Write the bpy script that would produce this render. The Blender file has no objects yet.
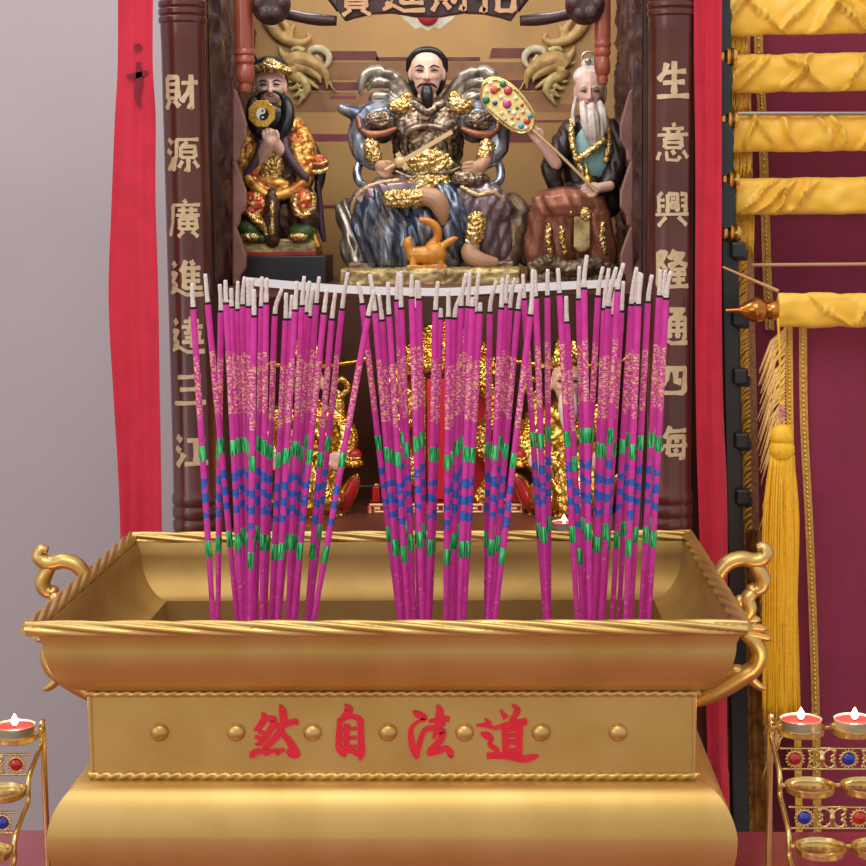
import bpy, bmesh, math, random
from mathutils import Vector, Matrix, Euler
R = random.Random(7)
PI = math.pi
sc = bpy.context.scene
COL = sc.collection
sc.view_settings.view_transform = 'Standard'
sc.view_settings.look = 'None'
sc.view_settings.gamma = 1.0
sc.view_settings.use_curve_mapping = False
sc.view_settings.exposure = 0.0

# ------------------------------------------------------------------ camera
FPX = 1750.0
CAM = Vector((0, 0, 1.43))
_n = Vector((60, 212, -FPX)).normalized()
_roll = math.radians(0.58)
_x = Vector((math.cos(_roll), math.sin(_roll), 0)); _x = (_x - _n * _x.dot(_n)).normalized()
_z = _x.cross(_n)
CM = Matrix((_x, _n, _z))            # camera space -> world
cd = bpy.data.cameras.new('camera'); cam = bpy.data.objects.new('camera', cd); COL.objects.link(cam)
cd.sensor_width = 36; cd.lens = FPX / 866 * 36; cd.clip_start = 0.02
cam.matrix_world = Matrix.Translation(CAM) @ CM.to_4x4()
sc.camera = cam

def P(px, py, Y):                    # point of the photograph at distance Y along the altar axis
    d = CM @ Vector(((px - 433) / FPX, (433 - py) / FPX, -1))
    return CAM + d * (Y / d.y)
def K(Y): return Y / FPX             # metres per photograph pixel at that distance

# ------------------------------------------------------------------ materials
def lin(c):
    if isinstance(c, str):
        c = [int(c[i:i+2], 16) / 255 for i in (0, 2, 4)]
    return tuple((v / 12.92 if v <= .04045 else ((v + .055) / 1.055) ** 2.4) for v in c) + (1,)
class NT:
    def __init__(s, name):
        s.m = bpy.data.materials.new(name); s.m.use_nodes = True
        s.t = s.m.node_tree; s.b = s.t.nodes['Principled BSDF']
    def n(s, typ, **kw):
        x = s.t.nodes.new('ShaderNode' + typ)
        for k, v in kw.items():
            if k.startswith('i_'):
                x.inputs[k[2:].replace('_', ' ')].default_value = v
            else: setattr(x, k, v)
        return x
    def l(s, a, b): s.t.links.new(a, b)
    def obj(s): return s.n('TexCoord').outputs['Object']
    def noise(s, scale, detail=3, vec=None, rough=.55, dist=0):
        x = s.n('TexNoise'); x.inputs['Scale'].default_value = scale; x.inputs['Detail'].default_value = detail
        x.inputs['Roughness'].default_value = rough; x.inputs['Distortion'].default_value = dist
        s.l(vec or s.obj(), x.inputs['Vector']); return x.outputs['Fac']
    def ramp(s, fac, stops, interp='LINEAR'):
        x = s.n('ValToRGB'); x.color_ramp.interpolation = interp
        e = x.color_ramp.elements
        while len(e) < len(stops): e.new(.5)
        for q, (p, c) in zip(e, stops):
            q.position = p; q.color = c if len(c) == 4 else tuple(c) + (1,)
        s.l(fac, x.inputs['Fac']); return x.outputs['Color']
    def bump(s, h, strength, dist=.002):
        x = s.n('Bump'); x.inputs['Strength'].default_value = strength; x.inputs['Distance'].default_value = dist
        s.l(h, x.inputs['Height']); s.l(x.outputs['Normal'], s.b.inputs['Normal'])
    def set(s, **kw):
        for k, v in kw.items(): s.b.inputs[k.replace('_', ' ')].default_value = v
MATS = {}
def mat(name, c, rough=.5, metal=0., c2=None, nscale=60, lo=.4, hi=.65, bump=0, bscale=None, bdist=.002, coat=0, spec=None, sheen=0, emit=None, estr=1, detail=3, r2=None, trans=0, sss=0, stretch=None):
    if name in MATS: return MATS[name]
    t = NT(name); t.set(Roughness=rough, Metallic=metal)
    t.b.inputs['Base Color'].default_value = lin(c)
    vec = None
    if stretch:
        m = t.n('VectorMath', operation='MULTIPLY'); m.inputs[1].default_value = (1, 1, stretch); t.l(t.obj(), m.inputs[0]); vec = m.outputs[0]
    if c2:
        f = t.noise(nscale, detail, vec)
        t.l(t.ramp(f, [(lo, lin(c)), (hi, lin(c2))]), t.b.inputs['Base Color'])
    if r2 is not None:
        f = t.noise(nscale * 1.7, 2)
        t.l(t.ramp(f, [(.35, (rough,) * 3), (.7, (r2,) * 3)]), t.b.inputs['Roughness'])
    if bump: t.bump(t.noise(bscale or nscale, 4, vec), bump, bdist)
    if coat: t.b.inputs['Coat Weight'].default_value = coat; t.b.inputs['Coat Roughness'].default_value = .12
    if spec is not None: t.b.inputs['Specular IOR Level'].default_value = spec
    if sheen: t.b.inputs['Sheen Weight'].default_value = sheen
    if trans: t.b.inputs['Transmission Weight'].default_value = trans
    if sss: t.b.inputs['Subsurface Weight'].default_value = sss; t.b.inputs['Subsurface Radius'].default_value = (.01, .004, .002)
    if emit: t.b.inputs['Emission Color'].default_value = lin(emit); t.b.inputs['Emission Strength'].default_value = estr
    MATS[name] = t.m
    return t.m

# ------------------------------------------------------------------ mesh building
class MB:
    def __init__(s): s.v = []; s.f = []
    def add(s, vs, fs):
        o = len(s.v); s.v += [tuple(v) for v in vs]; s.f += [tuple(i + o for i in f) for f in fs]; return s
    def grid(s, rows, closed_u=False, closed_v=False, cap=False):
        n, m = len(rows), len(rows[0]); vs = [p for r in rows for p in r]; fs = []
        for i in range(n if closed_v else n - 1):
            for j in range(m if closed_u else m - 1):
                a, b = i * m + j, i * m + (j + 1) % m
                c, d = ((i + 1) % n) * m + (j + 1) % m, ((i + 1) % n) * m + j
                fs.append((a, b, c, d))
        if cap: fs += [tuple(range(m - 1, -1, -1)), tuple((n - 1) * m + j for j in range(m))]
        return s.add(vs, fs)
    def box(s, c, h, rot=None):
        c = Vector(c); vs = []
        for k in range(8):
            p = Vector(((1 if k & 1 else -1) * h[0], (1 if k & 2 else -1) * h[1], (1 if k & 4 else -1) * h[2]))
            if rot: p = rot @ p
            vs.append(c + p)
        return s.add(vs, [(0, 2, 3, 1), (4, 5, 7, 6), (0, 1, 5, 4), (2, 6, 7, 3), (0, 4, 6, 2), (1, 3, 7, 5)])
    def tube(s, path, rad, seg=10, cap=True, flat=None, closed=False):
        path = [Vector(p) for p in path]; n = len(path)
        if not hasattr(rad, '__len__'): rad = [rad] * n
        rows = []; up = None
        for i, p in enumerate(path):
            t = (path[(i + 1) % n] - path[i - 1]) if closed else (path[min(i + 1, n - 1)] - path[max(i - 1, 0)])
            if t.length < 1e-9: t = Vector((0, 0, 1))
            t.normalize()
            if up is None:
                up = Vector((0, 1, 0)) if abs(t.y) < .9 else Vector((1, 0, 0))
            a = up - t * up.dot(t)
            if a.length < 1e-6: a = t.orthogonal()
            a.normalize(); up = a; b = t.cross(a)
            fa = flat if flat else 1.
            rows.append([p + (a * math.cos(q) * fa + b * math.sin(q)) * rad[i] for q in [2 * PI * j / seg for j in range(seg)]])
        return s.grid(rows, closed_u=True, closed_v=closed, cap=cap and not closed)
    def lathe(s, prof, c=(0, 0, 0), seg=24, axis='z', cap=True, start=0.):
        rows = []
        for r, h in prof:
            row = []
            for j in range(seg):
                q = start + 2 * PI * j / seg; x, y = r * math.cos(q), r * math.sin(q)
                v = (x, y, h) if axis == 'z' else ((x, h, y) if axis == 'y' else (h, x, y))
                row.append((c[0] + v[0], c[1] + v[1], c[2] + v[2]))
            rows.append(row)
        return s.grid(rows, closed_u=True, cap=cap)
    def ell(s, c, r, rot=None, seg=16, rings=10):
        c = Vector(c); rows = []
        for i in range(rings + 1):
            a = PI * min(max(i, .02), rings - .02) / rings
            row = []
            for j in range(seg):
                q = 2 * PI * j / seg
                p = Vector((r[0] * math.sin(a) * math.cos(q), r[1] * math.sin(a) * math.sin(q), r[2] * math.cos(a)))
                if rot: p = rot @ p
                row.append(c + p)
            rows.append(row)
        return s.grid(rows, closed_u=True, cap=True)
    def prism(s, poly, y0, y1):          # polygon in x,z extruded along y
        n = len(poly)
        vs = [(x, y0, z) for x, z in poly] + [(x, y1, z) for x, z in poly]
        fs = [tuple(range(n)), tuple(range(2 * n - 1, n - 1, -1))] + [(i, i + n, (i + 1) % n + n, (i + 1) % n) for i in range(n)]
        return s.add(vs, fs)
    def xf(s, m):
        s.v = [tuple(m @ Vector(v)) for v in s.v]; return s
    def build(s, name, m, parent=None, smooth=True, ang=40, loc=None, bevel=0, sub=0):
        me = bpy.data.meshes.new(name); me.from_pydata(s.v, [], s.f); me.validate(); me.update()
        bm = bmesh.new(); bm.from_mesh(me); bmesh.ops.recalc_face_normals(bm, faces=bm.faces); bm.to_mesh(me); bm.free()
        return link(name, me, m, parent, smooth, ang, loc, bevel, sub)
def link(name, me, m, parent=None, smooth=True, ang=40, loc=None, bevel=0, sub=0):
    if m: me.materials.clear(); me.materials.append(m)
    if smooth:
        me.polygons.foreach_set('use_smooth', [True] * len(me.polygons))
        if ang < 180: me.set_sharp_from_angle(angle=math.radians(ang))
    o = bpy.data.objects.new(name, me); COL.objects.link(o)
    if parent: o.parent = parent
    if loc is not None: o.location = loc
    if bevel:
        b = o.modifiers.new('bevel', 'BEVEL'); b.width = bevel; b.segments = 2; b.limit_method = 'ANGLE'
    if sub:
        b = o.modifiers.new('sub', 'SUBSURF'); b.levels = sub; b.render_levels = sub
    return o
WORK = bpy.data.scenes.new('workbench')                   # holds shapes while they are fused, removed at the end
def blob(mb, voxel, smooth=4, factor=.5, name='tmp'):     # fuse overlapping shapes into one continuous skin
    me = bpy.data.meshes.new(name); me.from_pydata(mb.v, [], mb.f); me.update()
    bm = bmesh.new(); bm.from_mesh(me); bmesh.ops.recalc_face_normals(bm, faces=bm.faces); bm.to_mesh(me); bm.free()
    o = bpy.data.objects.new(name, me); WORK.collection.objects.link(o)
    r = o.modifiers.new('r', 'REMESH'); r.mode = 'VOXEL'; r.voxel_size = voxel
    if smooth:
        q = o.modifiers.new('s', 'SMOOTH'); q.iterations = smooth; q.factor = factor
    WORK.view_layers[0].update(); dg = WORK.view_layers[0].depsgraph
    out = bpy.data.meshes.new_from_object(o.evaluated_get(dg)); out.name = name
    bpy.data.objects.remove(o); bpy.data.meshes.remove(me)
    return out
def tag(o, label=None, cat=None, group=None, kind=None):
    if label: o['label'] = label
    if cat: o['category'] = cat
    if group: o['group'] = group
    if kind: o['kind'] = kind
    return o
def thing(name, label, cat, loc, group=None):
    o = bpy.data.objects.new(name, None); COL.objects.link(o); o.empty_display_size = .02
    o.location = loc; tag(o, label, cat, group); return o
def struct(o): o['kind'] = 'structure'; return o
def clone(o, parent=None):
    c = o.copy(); COL.objects.link(c)
    if parent: c.parent = parent
    for ch in o.children: clone(ch, c)
    return c
def rect_sweep(mb, x0, x1, y0, y1, prof, sub=1):          # mitred frame: profile of (inset, z)
    rows = []
    for i, z in prof:
        rows.append([(x0 + i, y0 + i, z), (x1 - i, y0 + i, z), (x1 - i, y1 - i, z), (x0 + i, y1 - i, z)])
    # separate faces per side so that the mitres stay crisp
    for k in range(4):
        mb.grid([[r[k], r[(k + 1) % 4]] for r in rows])
    return mb
def rope(mb, a, b, rad, lobes, pitch, depth=.28, n=None, seg=18, tw=1, ph=0):
    a, b = Vector(a), Vector(b); L = (b - a).length; t = (b - a).normalized()
    u = Vector((0, 0, 1)); w = t.cross(u)
    n = n or max(8, int(L / pitch * 14)); rows = []
    for i in range(n + 1):
        s = L * i / n; row = []
        for j in range(seg):
            q = 2 * PI * j / seg
            r = rad * (1 - depth * abs(math.sin(lobes / 2 * (q - tw * 2 * PI * s / pitch) + ph)) ** 2.0 + 0)
            r = rad * (1 - depth + depth * abs(math.cos(lobes / 2 * (q - tw * 2 * PI * s / pitch) + ph)))
            row.append(a + t * s + (u * math.sin(q) + w * math.cos(q)) * r)
        rows.append(row)
    return mb.grid(rows, closed_u=True, cap=True)
def spline(pts, n=8, closed=False):                        # Catmull-Rom through tuples of any size
    out = []; m = len(pts)
    for i in range(m if closed else m - 1):
        p = [pts[(i + k) % m] if closed else pts[min(max(i + k, 0), m - 1)] for k in (-1, 0, 1, 2)]
        for j in range(n):
            t = j / n
            out.append(tuple(.5 * (2 * b + (c - a) * t + (2 * a - 5 * b + 4 * c - d) * t * t + (3 * b - a - 3 * c + d) * t ** 3) for a, b, c, d in zip(*p)))
    if not closed: out.append(tuple(pts[-1]))
    return out
def strokes(mb, ss, f, y0, y1, n=6):                       # brush strokes (x, y, width) laid as slightly raised ribbons
    for st in ss:
        sp = spline(st, n); L, Rr = [], []
        for i, (x, y, w) in enumerate(sp):
            a = sp[max(i - 1, 0)]; b = sp[min(i + 1, len(sp) - 1)]
            dx, dy = b[0] - a[0], b[1] - a[1]; q = math.hypot(dx, dy) or 1
            nx, ny = -dy / q, dx / q; w = max(w, 2) / 2
            L.append(f(x + nx * w, y + ny * w)); Rr.append(f(x - nx * w, y - ny * w))
        rows = [[(l[0], y1, l[1]), (l[0], y0, l[1]), (r[0], y0, r[1]), (r[0], y1, r[1])] for l, r in zip(L, Rr)]
        mb.grid(rows, closed_u=True, cap=True)
    return mb
# brush lettering: strokes of each character on a 100 x 100 square, y downwards
_WATER = '10,12 24,23;6,38 20,47;9,86 19,71 28,56'
_WALK = '14,10 23,21;8,38 23,38 13,56 22,66 12,80;5,85 26,76 50,88 95,87'
BRUSH = {
 '財': '12,14 12,64;12,14 42,14 42,64;12,30 42,30;12,46 42,46;12,63 42,63;20,68 8,88;33,68 46,84;52,28 94,26;76,8 77,86 66,80;76,30 66,52 50,72',
 '源': _WATER + ';34,14 92,13;36,14 34,50 24,88;62,18 54,28;46,30 46,56;46,30 82,30 82,56;46,43 82,43;46,56 82,56;64,58 64,88 55,82;50,64 40,80;78,64 90,80',
 '廣': '50,3 56,12;18,16 92,15;20,16 18,56 8,90;34,28 84,28;48,20 48,38;68,20 68,38;28,40 90,40;38,48 38,74;38,48 80,48 80,74;38,60 80,60;59,40 59,74;38,73 80,73;48,78 34,92;68,78 84,92',
 '進': _WALK + ';52,6 38,34;46,26 46,74;64,6 70,18;46,24 88,24;68,24 68,72;46,40 86,40;46,55 86,55;46,72 92,72',
 '達': _WALK + ';60,2 60,26;42,14 80,14;36,27 90,27;52,30 57,38;74,30 68,38;42,42 86,42;44,53 84,53;36,64 92,64;63,42 63,78',
 '三': '20,20 82,18;26,50 76,48;8,84 94,82',
 '江': '12,14 26,26;8,42 22,52;10,88 24,72 32,56;42,24 88,22;64,24 64,80;34,82 96,80',
 '生': '34,10 28,32 12,50;26,32 84,29;24,56 80,54;52,6 52,86;8,88 94,86',
 '意': '50,0 54,9;24,14 78,13;36,17 41,25;66,17 60,25;10,28 92,27;30,35 30,58;30,35 72,35 72,58;30,46 72,46;30,58 72,58;18,68 10,86;34,66 36,86 62,88 68,78;48,64 54,74;76,66 90,82',
 '興': '24,10 16,18;14,16 16,58;16,28 30,28;16,42 30,42;38,14 38,58;38,14 62,14 62,56;45,24 56,24;45,34 45,46;45,34 56,34 56,46;45,46 56,46;70,14 86,14 85,58;72,28 84,28;72,42 84,42;6,62 94,61;34,68 14,90;64,68 88,88',
 '隆': '14,8 14,92;14,10 34,10 22,34 34,50 26,60 20,56;56,4 42,26;52,14 80,14 62,34 40,44;54,20 70,34 92,42;46,50 86,50;50,54 40,68;48,62 88,61;50,75 84,74;66,50 66,90;38,91 96,90',
 '通': _WALK + ';44,8 84,8 66,20;54,16 70,24;44,28 44,76;44,28 86,28 86,76 78,74;44,43 86,43;44,58 86,58;65,28 65,76',
 '四': '14,20 16,80;14,20 88,20 85,80;40,22 38,44 26,58;60,22 61,50 76,52;16,78 85,78',
 '海': _WATER + ';48,6 34,36;44,18 92,17;46,32 42,76;46,32 86,32 84,84 72,80;30,54 96,53;62,36 66,46;60,60 64,70;42,76 86,75',
 '寶': '50,0 54,9;14,14 12,26;14,16 88,15 82,26;18,30 46,30;20,40 44,40;32,30 32,50;16,52 48,50;62,26 56,34;56,34 88,33;52,43 92,42;72,33 72,53;60,46 60,54 86,54 86,46;30,58 30,82;30,58 72,58 72,82;30,66 72,66;30,74 72,74;30,82 72,82;40,86 22,98;62,86 82,98',
 '招': '8,26 42,25;26,6 27,88 16,82;8,60 44,48;50,14 88,14 84,44 76,42;66,16 62,34 48,50;54,58 54,90;54,58 88,58 86,90;54,88 87,88'}
def lettering(ch, size, depth, weight=1.0, stretch=1.0, curve=None):
    """raised brush character in the x-z plane, facing -y; curve = radius of the column it lies on"""
    mb = MB(); ss = BRUSH[ch].split(';'); dense = 9.5 if len(ss) < 9 else (8.2 if len(ss) < 13 else 6.6)
    for i, st in enumerate(ss):
        pts = [tuple(float(q) for q in p.split(',')) for p in st.split()]
        ln = []
        for a, b in zip(pts, pts[1:]):                       # corners stay crisp: extra points close to each bend
            ln += [a] + [(a[0] + (b[0] - a[0]) * t, a[1] + (b[1] - a[1]) * t) for t in (.12, .3, .5, .7, .88)]
        ln.append(pts[-1]); n = len(ln) - 1; out = []
        horiz = abs(pts[-1][0] - pts[0][0]) > 2 * abs(pts[-1][1] - pts[0][1])
        for k, (x, y) in enumerate(ln):
            t = k / n; w = dense * weight * (.82 if horiz else 1.08) * (1.12 - .3 * math.sin(PI * t) + (.15 if t > .8 else 0))
            if t < .06: w *= .75
            if t > .95: w *= .45 if not horiz else .8
            out.append((x, y, w))
        k_ = size / 100
        strokes(mb, [out], lambda x, y: ((x - 50) * k_, (50 - y) * k_ * stretch), 0, -depth - i * depth * .035, n=2)
    if curve:
        mb.v = [((curve - y) * math.sin(x / curve), -(curve - y) * math.cos(x / curve), z) for x, y, z in mb.v]
    return mb
# ------------------------------------------------------------------ incense burner
def metal_gold(name, c, c2, rough, bump=.04, bscale=900):
    return mat(name, c, rough, .85, c2=c2, nscale=14, bump=bump, bscale=bscale, bdist=.0006)
M_GOLD = metal_gold('brushed_gold', 'd2b06c', 'c8a55e', .42)
M_GOLDB = metal_gold('bright_gold', 'd8b874', 'c8a45e', .36)
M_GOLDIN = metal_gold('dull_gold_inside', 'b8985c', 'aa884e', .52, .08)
M_RED = mat('red_enamel', 'dc1630', .4, c2='e2203a', nscale=80, bump=.15, bscale=500)
M_ASH = mat('ash_grey', 'a59d94', .95, c2='77706a', nscale=300, bump=.6, bscale=500)

YF, YB = 1.45, 1.88
bx0, bx1 = P(29.5, 628, YF).x, P(748.5, 626, YF).x
bcx = (bx0 + bx1) / 2
ZR = P(388, 628, YF).z                 # height of the rim rope
TABLE_Z = .75
burner = thing('incense_burner', 'large rectangular gold incense burner with rope rim and red calligraphy', 'incense burner', (bcx, (YF + YB) / 2, TABLE_Z))
def bz(py, inset): return P(388, py, YF + inset).z
bo = burner.location
def brel(mb): return mb.xf(Matrix.Translation(-Vector(bo)))
def arc(a0, a1, n): return [a0 + (a1 - a0) * i / n for i in range(n + 1)]
zb = bz(690, .04)                      # underside of the bowl
# bowl: outside half-round, inside the same curve a wall thickness away
zt = ZR - .004
out = [(.004, zt)] + [(.0085 + .0335 * (1 - math.cos(q)), (zt - .012) - (zt - .012 - zb) * math.sin(q)) for q in arc(0, PI / 2, 14)]
inn = [(.044, zb + .002)] + [(.011 + .033 * (1 - math.cos(q)), (zt - .010) - (zt - .010 - zb - .004) * math.sin(q)) for q in arc(PI / 2, 0, 14)] + [(.0075, zt)]
mb = MB(); rect_sweep(mb, bx0, bx1, YF, YB, out)
brel(mb).build('bowl', M_GOLD, burner)
mb = MB(); rect_sweep(mb, bx0, bx1, YF, YB, [(.046, zb - .06)] + inn + [(.004, zt)])
brel(mb).build('bowl_lining', M_GOLDIN, burner)
mb = MB(); rr = .0072
rx = .0035; cs = [(bx0 - .001, YF), (bx1 - rx, YF), (bx1 - rx, YB), (bx0 - .001, YB)]
for k in range(4):
    a, b = cs[k], cs[(k + 1) % 4]
    d = Vector((b[0] - a[0], b[1] - a[1], 0)).normalized() * .002
    rope(mb, Vector((a[0], a[1], ZR)) - d, Vector((b[0], b[1], ZR)) + d, rr, 5, .30 if k % 2 == 0 else .2, .42, n=160, seg=40, tw=-1 if k in (0, 2) else 1)
brel(mb).build('rope_rim', M_GOLDB, burner, ang=80)
# neck
NI = .040
zn0, zn1 = bz(693, NI), bz(775, NI)
mb = MB(); rect_sweep(mb, bx0, bx1, YF, YB, [(NI, zn0 + .004), (NI, zn1 - .004)])
brel(mb).build('neck', M_GOLD, burner)
nx0, nx1, ny0, ny1 = bx0 + NI, bx1 - NI, YF + NI, YB - NI
for z, nm in ((zn0, 'rope_trim'), (zn1, 'rope_trim')):
    g = .0018; mb = MB(); cs = [(nx0 - g, ny0 - g), (nx1 + g, ny0 - g), (nx1 + g, ny1 + g), (nx0 - g, ny1 + g)]
    for k in range(4):
        a, b = cs[k], cs[(k + 1) % 4]
        rope(mb, (a[0], a[1], z), (b[0], b[1], z), .0034, 2, .021, .45, n=260 if k % 2 == 0 else 150, seg=12)
    brel(mb).build(nm, M_GOLDB, burner, ang=80)
for x in (nx0, nx1):
    for y in (ny0, ny1): brel(MB().tube([(x, y, zn0), (x, y, zn1)], .0018, 8)).build('corner_trim', M_GOLDB, burner)
# base, its belly and the foot below
zm = bz(846, .01); TZ = TABLE_Z
pr = [(NI, zn1)]
for q in arc(0, PI / 2, 12): pr.append((NI - .004 - .030 * math.sin(q), zm + .006 + (zn1 - .004 - zm - .006) * math.cos(q) ** 1.25))
for q in arc(0, PI / 2, 10)[1:]: pr.append((.006 + .05 * (1 - math.cos(q)), zm + .006 - .075 * math.sin(q)))
pr += [(.058, TZ + .045), (.03, TZ + .03), (.02, TZ + .018), (.02, TZ), (.03, TZ)]
mb = MB(); rect_sweep(mb, bx0, bx1, YF, YB, pr)
brel(mb).build('base', M_GOLD, burner)
# studs
for px in (159.5, 236, 312.5, 388, 464.5, 541, 618):
    p = P(px, 732, ny0); r = .0083
    mb = MB(); mb.lathe([(r * math.cos(q), -r * .8 * math.sin(q)) for q in arc(0, PI / 2 * .98, 8)], p, 24, 'y')
    brel(mb).build('stud', M_GOLDB, burner, ang=180)
# red calligraphy
CH_RAN = [[(118,120,6),(132,150,28),(105,198,26),(74,216,8)], [(128,152,12),(182,160,30),(165,215,28),(118,280,26),(82,292,6)], [(98,222,12),(146,240,22)], [(80,250,10),(128,268,22)],
 [(192,196,12),(245,186,22),(300,168,22),(312,190,6)], [(214,80,6),(230,112,30),(234,175,30),(206,240,30),(150,300,20),(120,312,6)], [(218,222,18),(262,270,26),(296,325,32),(324,356,8)],
 [(105,318,10),(72,345,30),(52,362,6)], [(138,322,10),(150,352,24)], [(190,318,10),(214,346,24)], [(252,326,12),(285,350,26),(322,358,8)], [(72,338,16),(160,330,16),(240,322,12)]]
CH_ZI = [[(566,78,6),(590,106,36),(562,148,26),(536,172,8)], [(542,152,20),(536,250,27),(538,320,27),(572,358,12)], [(545,162,22),(600,142,18),(652,158,26)], [(652,156,26),(654,250,27),(657,340,30),(650,380,6)],
 [(548,216,12),(630,206,14)], [(548,262,12),(630,256,14)], [(548,312,14),(632,304,14)], [(550,336,20),(600,328,18),(645,352,16)], [(578,182,24),(576,322,24)]]
CH_FA = [[(124,112,6),(150,130,30),(188,152,22),(150,172,8)], [(150,170,12),(114,212,20),(118,285,27),(140,345,30),(150,372,6)], [(146,352,18),(163,275,22),(186,216,18),(218,196,8)],
 [(210,170,12),(268,158,20),(322,155,24)], [(254,78,6),(270,118,34),(258,190,28),(236,262,12)], [(188,218,12),(246,200,22),(300,182,10)], [(236,236,12),(284,222,26),(272,272,28),(218,328,26),(208,352,10)], [(206,346,18),(268,328,22),(305,314,22),(330,350,26),(322,364,6)]]
CH_DAO = [[(514,152,6),(538,182,24)], [(466,190,6),(530,190,22),(552,206,10)], [(490,232,8),(526,246,32),(552,262,14),(538,292,18),(576,322,20),(574,348,16),(530,358,14)], [(524,354,26),(620,356,26),(720,372,30),(770,362,24),(804,354,6)],
 [(598,108,8),(628,152,26)], [(658,78,6),(690,110,26),(652,168,16)], [(556,206,12),(640,188,26),(742,168,28)], [(622,196,28),(626,345,28)], [(702,186,28),(696,350,28)], [(622,214,22),(704,206,22)], [(628,248,14),(700,244,14)], [(628,284,18),(700,280,18)], [(622,334,28),(704,334,28)]]
for ss, ox in ((CH_RAN, 240), (CH_ZI, 240), (CH_FA, 390), (CH_DAO, 390)):
    k = 160 / 866
    def f(x, y): p = P(ox + x * k, 690 + y * k, ny0); return (p.x, p.z)
    mb = MB()
    for i, st in enumerate(ss): strokes(mb, [[(x, y, w * 1.22 + 3) for x, y, w in st]], f, ny0 + .0003, ny0 - .0015 - i * .00006)
    o = brel(mb).build('calligraphy_character', M_RED, burner, ang=50); o['label'] = 'raised red calligraphy character'
# scroll handles
HY = 1.67; hk = K(HY)
hcx = 493 + (388.5 - 493) * YF / HY
def hp(x, y, side, dy=0):
    p = P(x, y, HY); X = p.x
    return (X if side > 0 else 2 * bcx - X, HY + dy, p.z)
def scroll(mb, pts, side, flat=1.25):
    sp = spline(pts, 7)
    mb.tube([hp(x, y, side) for x, y, r in sp], [r * hk for x, y, r in sp], 12, flat=flat)
for side in (1, -1):
    mb = MB()
    scroll(mb, [(715,588,4),(717,579,6.5),(721,570,7.5),(729,562,8),(741,558.5,8),(752,560.5,8),(761,559,8),(766,553,7.5),(763,547,6),(757,548,4)], side)
    scroll(mb, [(752,563,5),(759,571,7.5),(763,580,8),(760,588,7.5),(753,590,6.5),(750,585,4)], side)
    scroll(mb, [(757,590,5),(751,594,7),(747,600,8),(749,609,8),(745,618,7.5),(738,626,7)], side)
    scroll(mb, [(744,597,3),(739,600,5),(742,606,4)], side)
    for a, b in (((744,620),(757,620)), ((744,627),(763,629)), ((742,634),(767,638))):
        scroll(mb, [(a[0]-6,a[1],3), (a[0]+4,a[1]-1,5.5), (b[0],b[1],4), (b[0]+1,b[1]+2,1.5)], side)
    scroll(mb, [(744,634,6),(755,643,8),(759,655,8.5),(754,668,9),(742,676,10),(728,685,10),(712,694,9),(699,701,6),(692,704,4)], side)
    scroll(mb, [(748,670,5),(752,680,5),(760,687,4),(765,688,2)], side)
    scroll(mb, [(744,672,6),(734,670,6),(728,676,4)], side)
    brel(mb).build('scroll_handle', M_GOLDB, burner, ang=60)
# ash in the burner
ASH_Z = P(388, 640, 1.7).z - .018
mb = MB(); N = 40; rows = []
ax0, ax1, ay0, ay1 = nx0 + .007, nx1 - .007, ny0 + .007, ny1 - .007
for j in range(16):
    rows.append([(ax0 + (ax1 - ax0) * i / N, ay0 + (ay1 - ay0) * j / 15, ASH_Z + .003 * R.random()) for i in range(N + 1)])
mb.grid(rows); brel(mb).build('ash_bed', M_ASH, burner, ang=180)['kind'] = 'stuff'
# stick positions are tabled on the photograph: x, y where the ash begins; tip of the ash; foot x in the burner
STK = [(193.1,307.7,192,283,213),(207.7,303,205.2,273.7,237),(220.8,311,219.6,284,218),(226,303,225.4,280,242),(229.5,318,229,300,240),(231.8,307,231.2,288,246),(237.5,309.5,237.9,281,248),
(242.7,304.8,244.5,276.5,251),(248.5,306.6,248,277.7,254),(251.4,306,252,277.7,247),(254,315.8,254,289,250),(261.2,306.8,262,276.5,256),(266.2,303,266.8,277.7,262),(274.8,314.4,282,288.7,265),
(285.7,319,286,292.7,271),(290.6,319,292,295,274),(295,310,297,281,277),(301.9,305.6,304.2,276,288),(305.6,312.7,309.6,281,279),(309.6,316.6,313,288,290),(316.3,303.5,319.2,276.5,296),
(324,313,327,288.7,293),(331.9,319,335.3,293,307),(342,309,348,272,310),(362.2,303.7,358,282,399),(368,316.4,374.6,289.8,314),
(374.9,311.5,370,274,401),(382,320,378.7,294,404),(389,315,388,282,408),(397,300,398.5,272,411),(401.2,308,401,271,414),(411.6,297.3,412,274,422),(415.9,308.6,416.8,280,418.5),(419,299,418.5,281,425),
(435.5,310.6,438,281,428),(440.7,318,440.7,308,430),(448.4,317.5,448.3,290,446),(454.6,318,464,288.7,450),(461,306.6,466.4,273,452),(467.9,306.6,470,272,455),(472,307,472.7,297,459),(475,312.7,479,272.5,461),(479.9,312,480.2,302.5,464),
(489.8,312.3,496.4,280.6,486),(501.2,308,502.7,277.7,488),(505.3,304,508,274.8,490),(509.7,308.6,514.9,277.7,492),(518,309.5,521.2,287,491),(524,298.8,523,274,545),(530.4,315,532.8,269,495),(535.8,297,534.5,270,547),
(547.4,296,547.7,269,549),(559.5,293.7,557.9,268,577),(566.8,322,566.2,296,583),(578.7,299,579.5,266,586),(584,288,587,255,590),(598,296,603,266.5,581),(604.3,308.7,609,268,592),(608.4,307,616.5,267,594),(612.4,315,616.3,288.5,596),
(617.7,290,623.8,263,601),(621.5,311,623.5,281,603),(631.3,304.6,636.8,267,612),(634.5,303,640,272,619),(638.5,304.6,641.7,273.5,626),(648,301.8,652,274.6,631),(659.3,296,660.4,269.4,641),(662.7,297,665.6,270,645),(666.2,298.3,670.8,271,649)]
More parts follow.
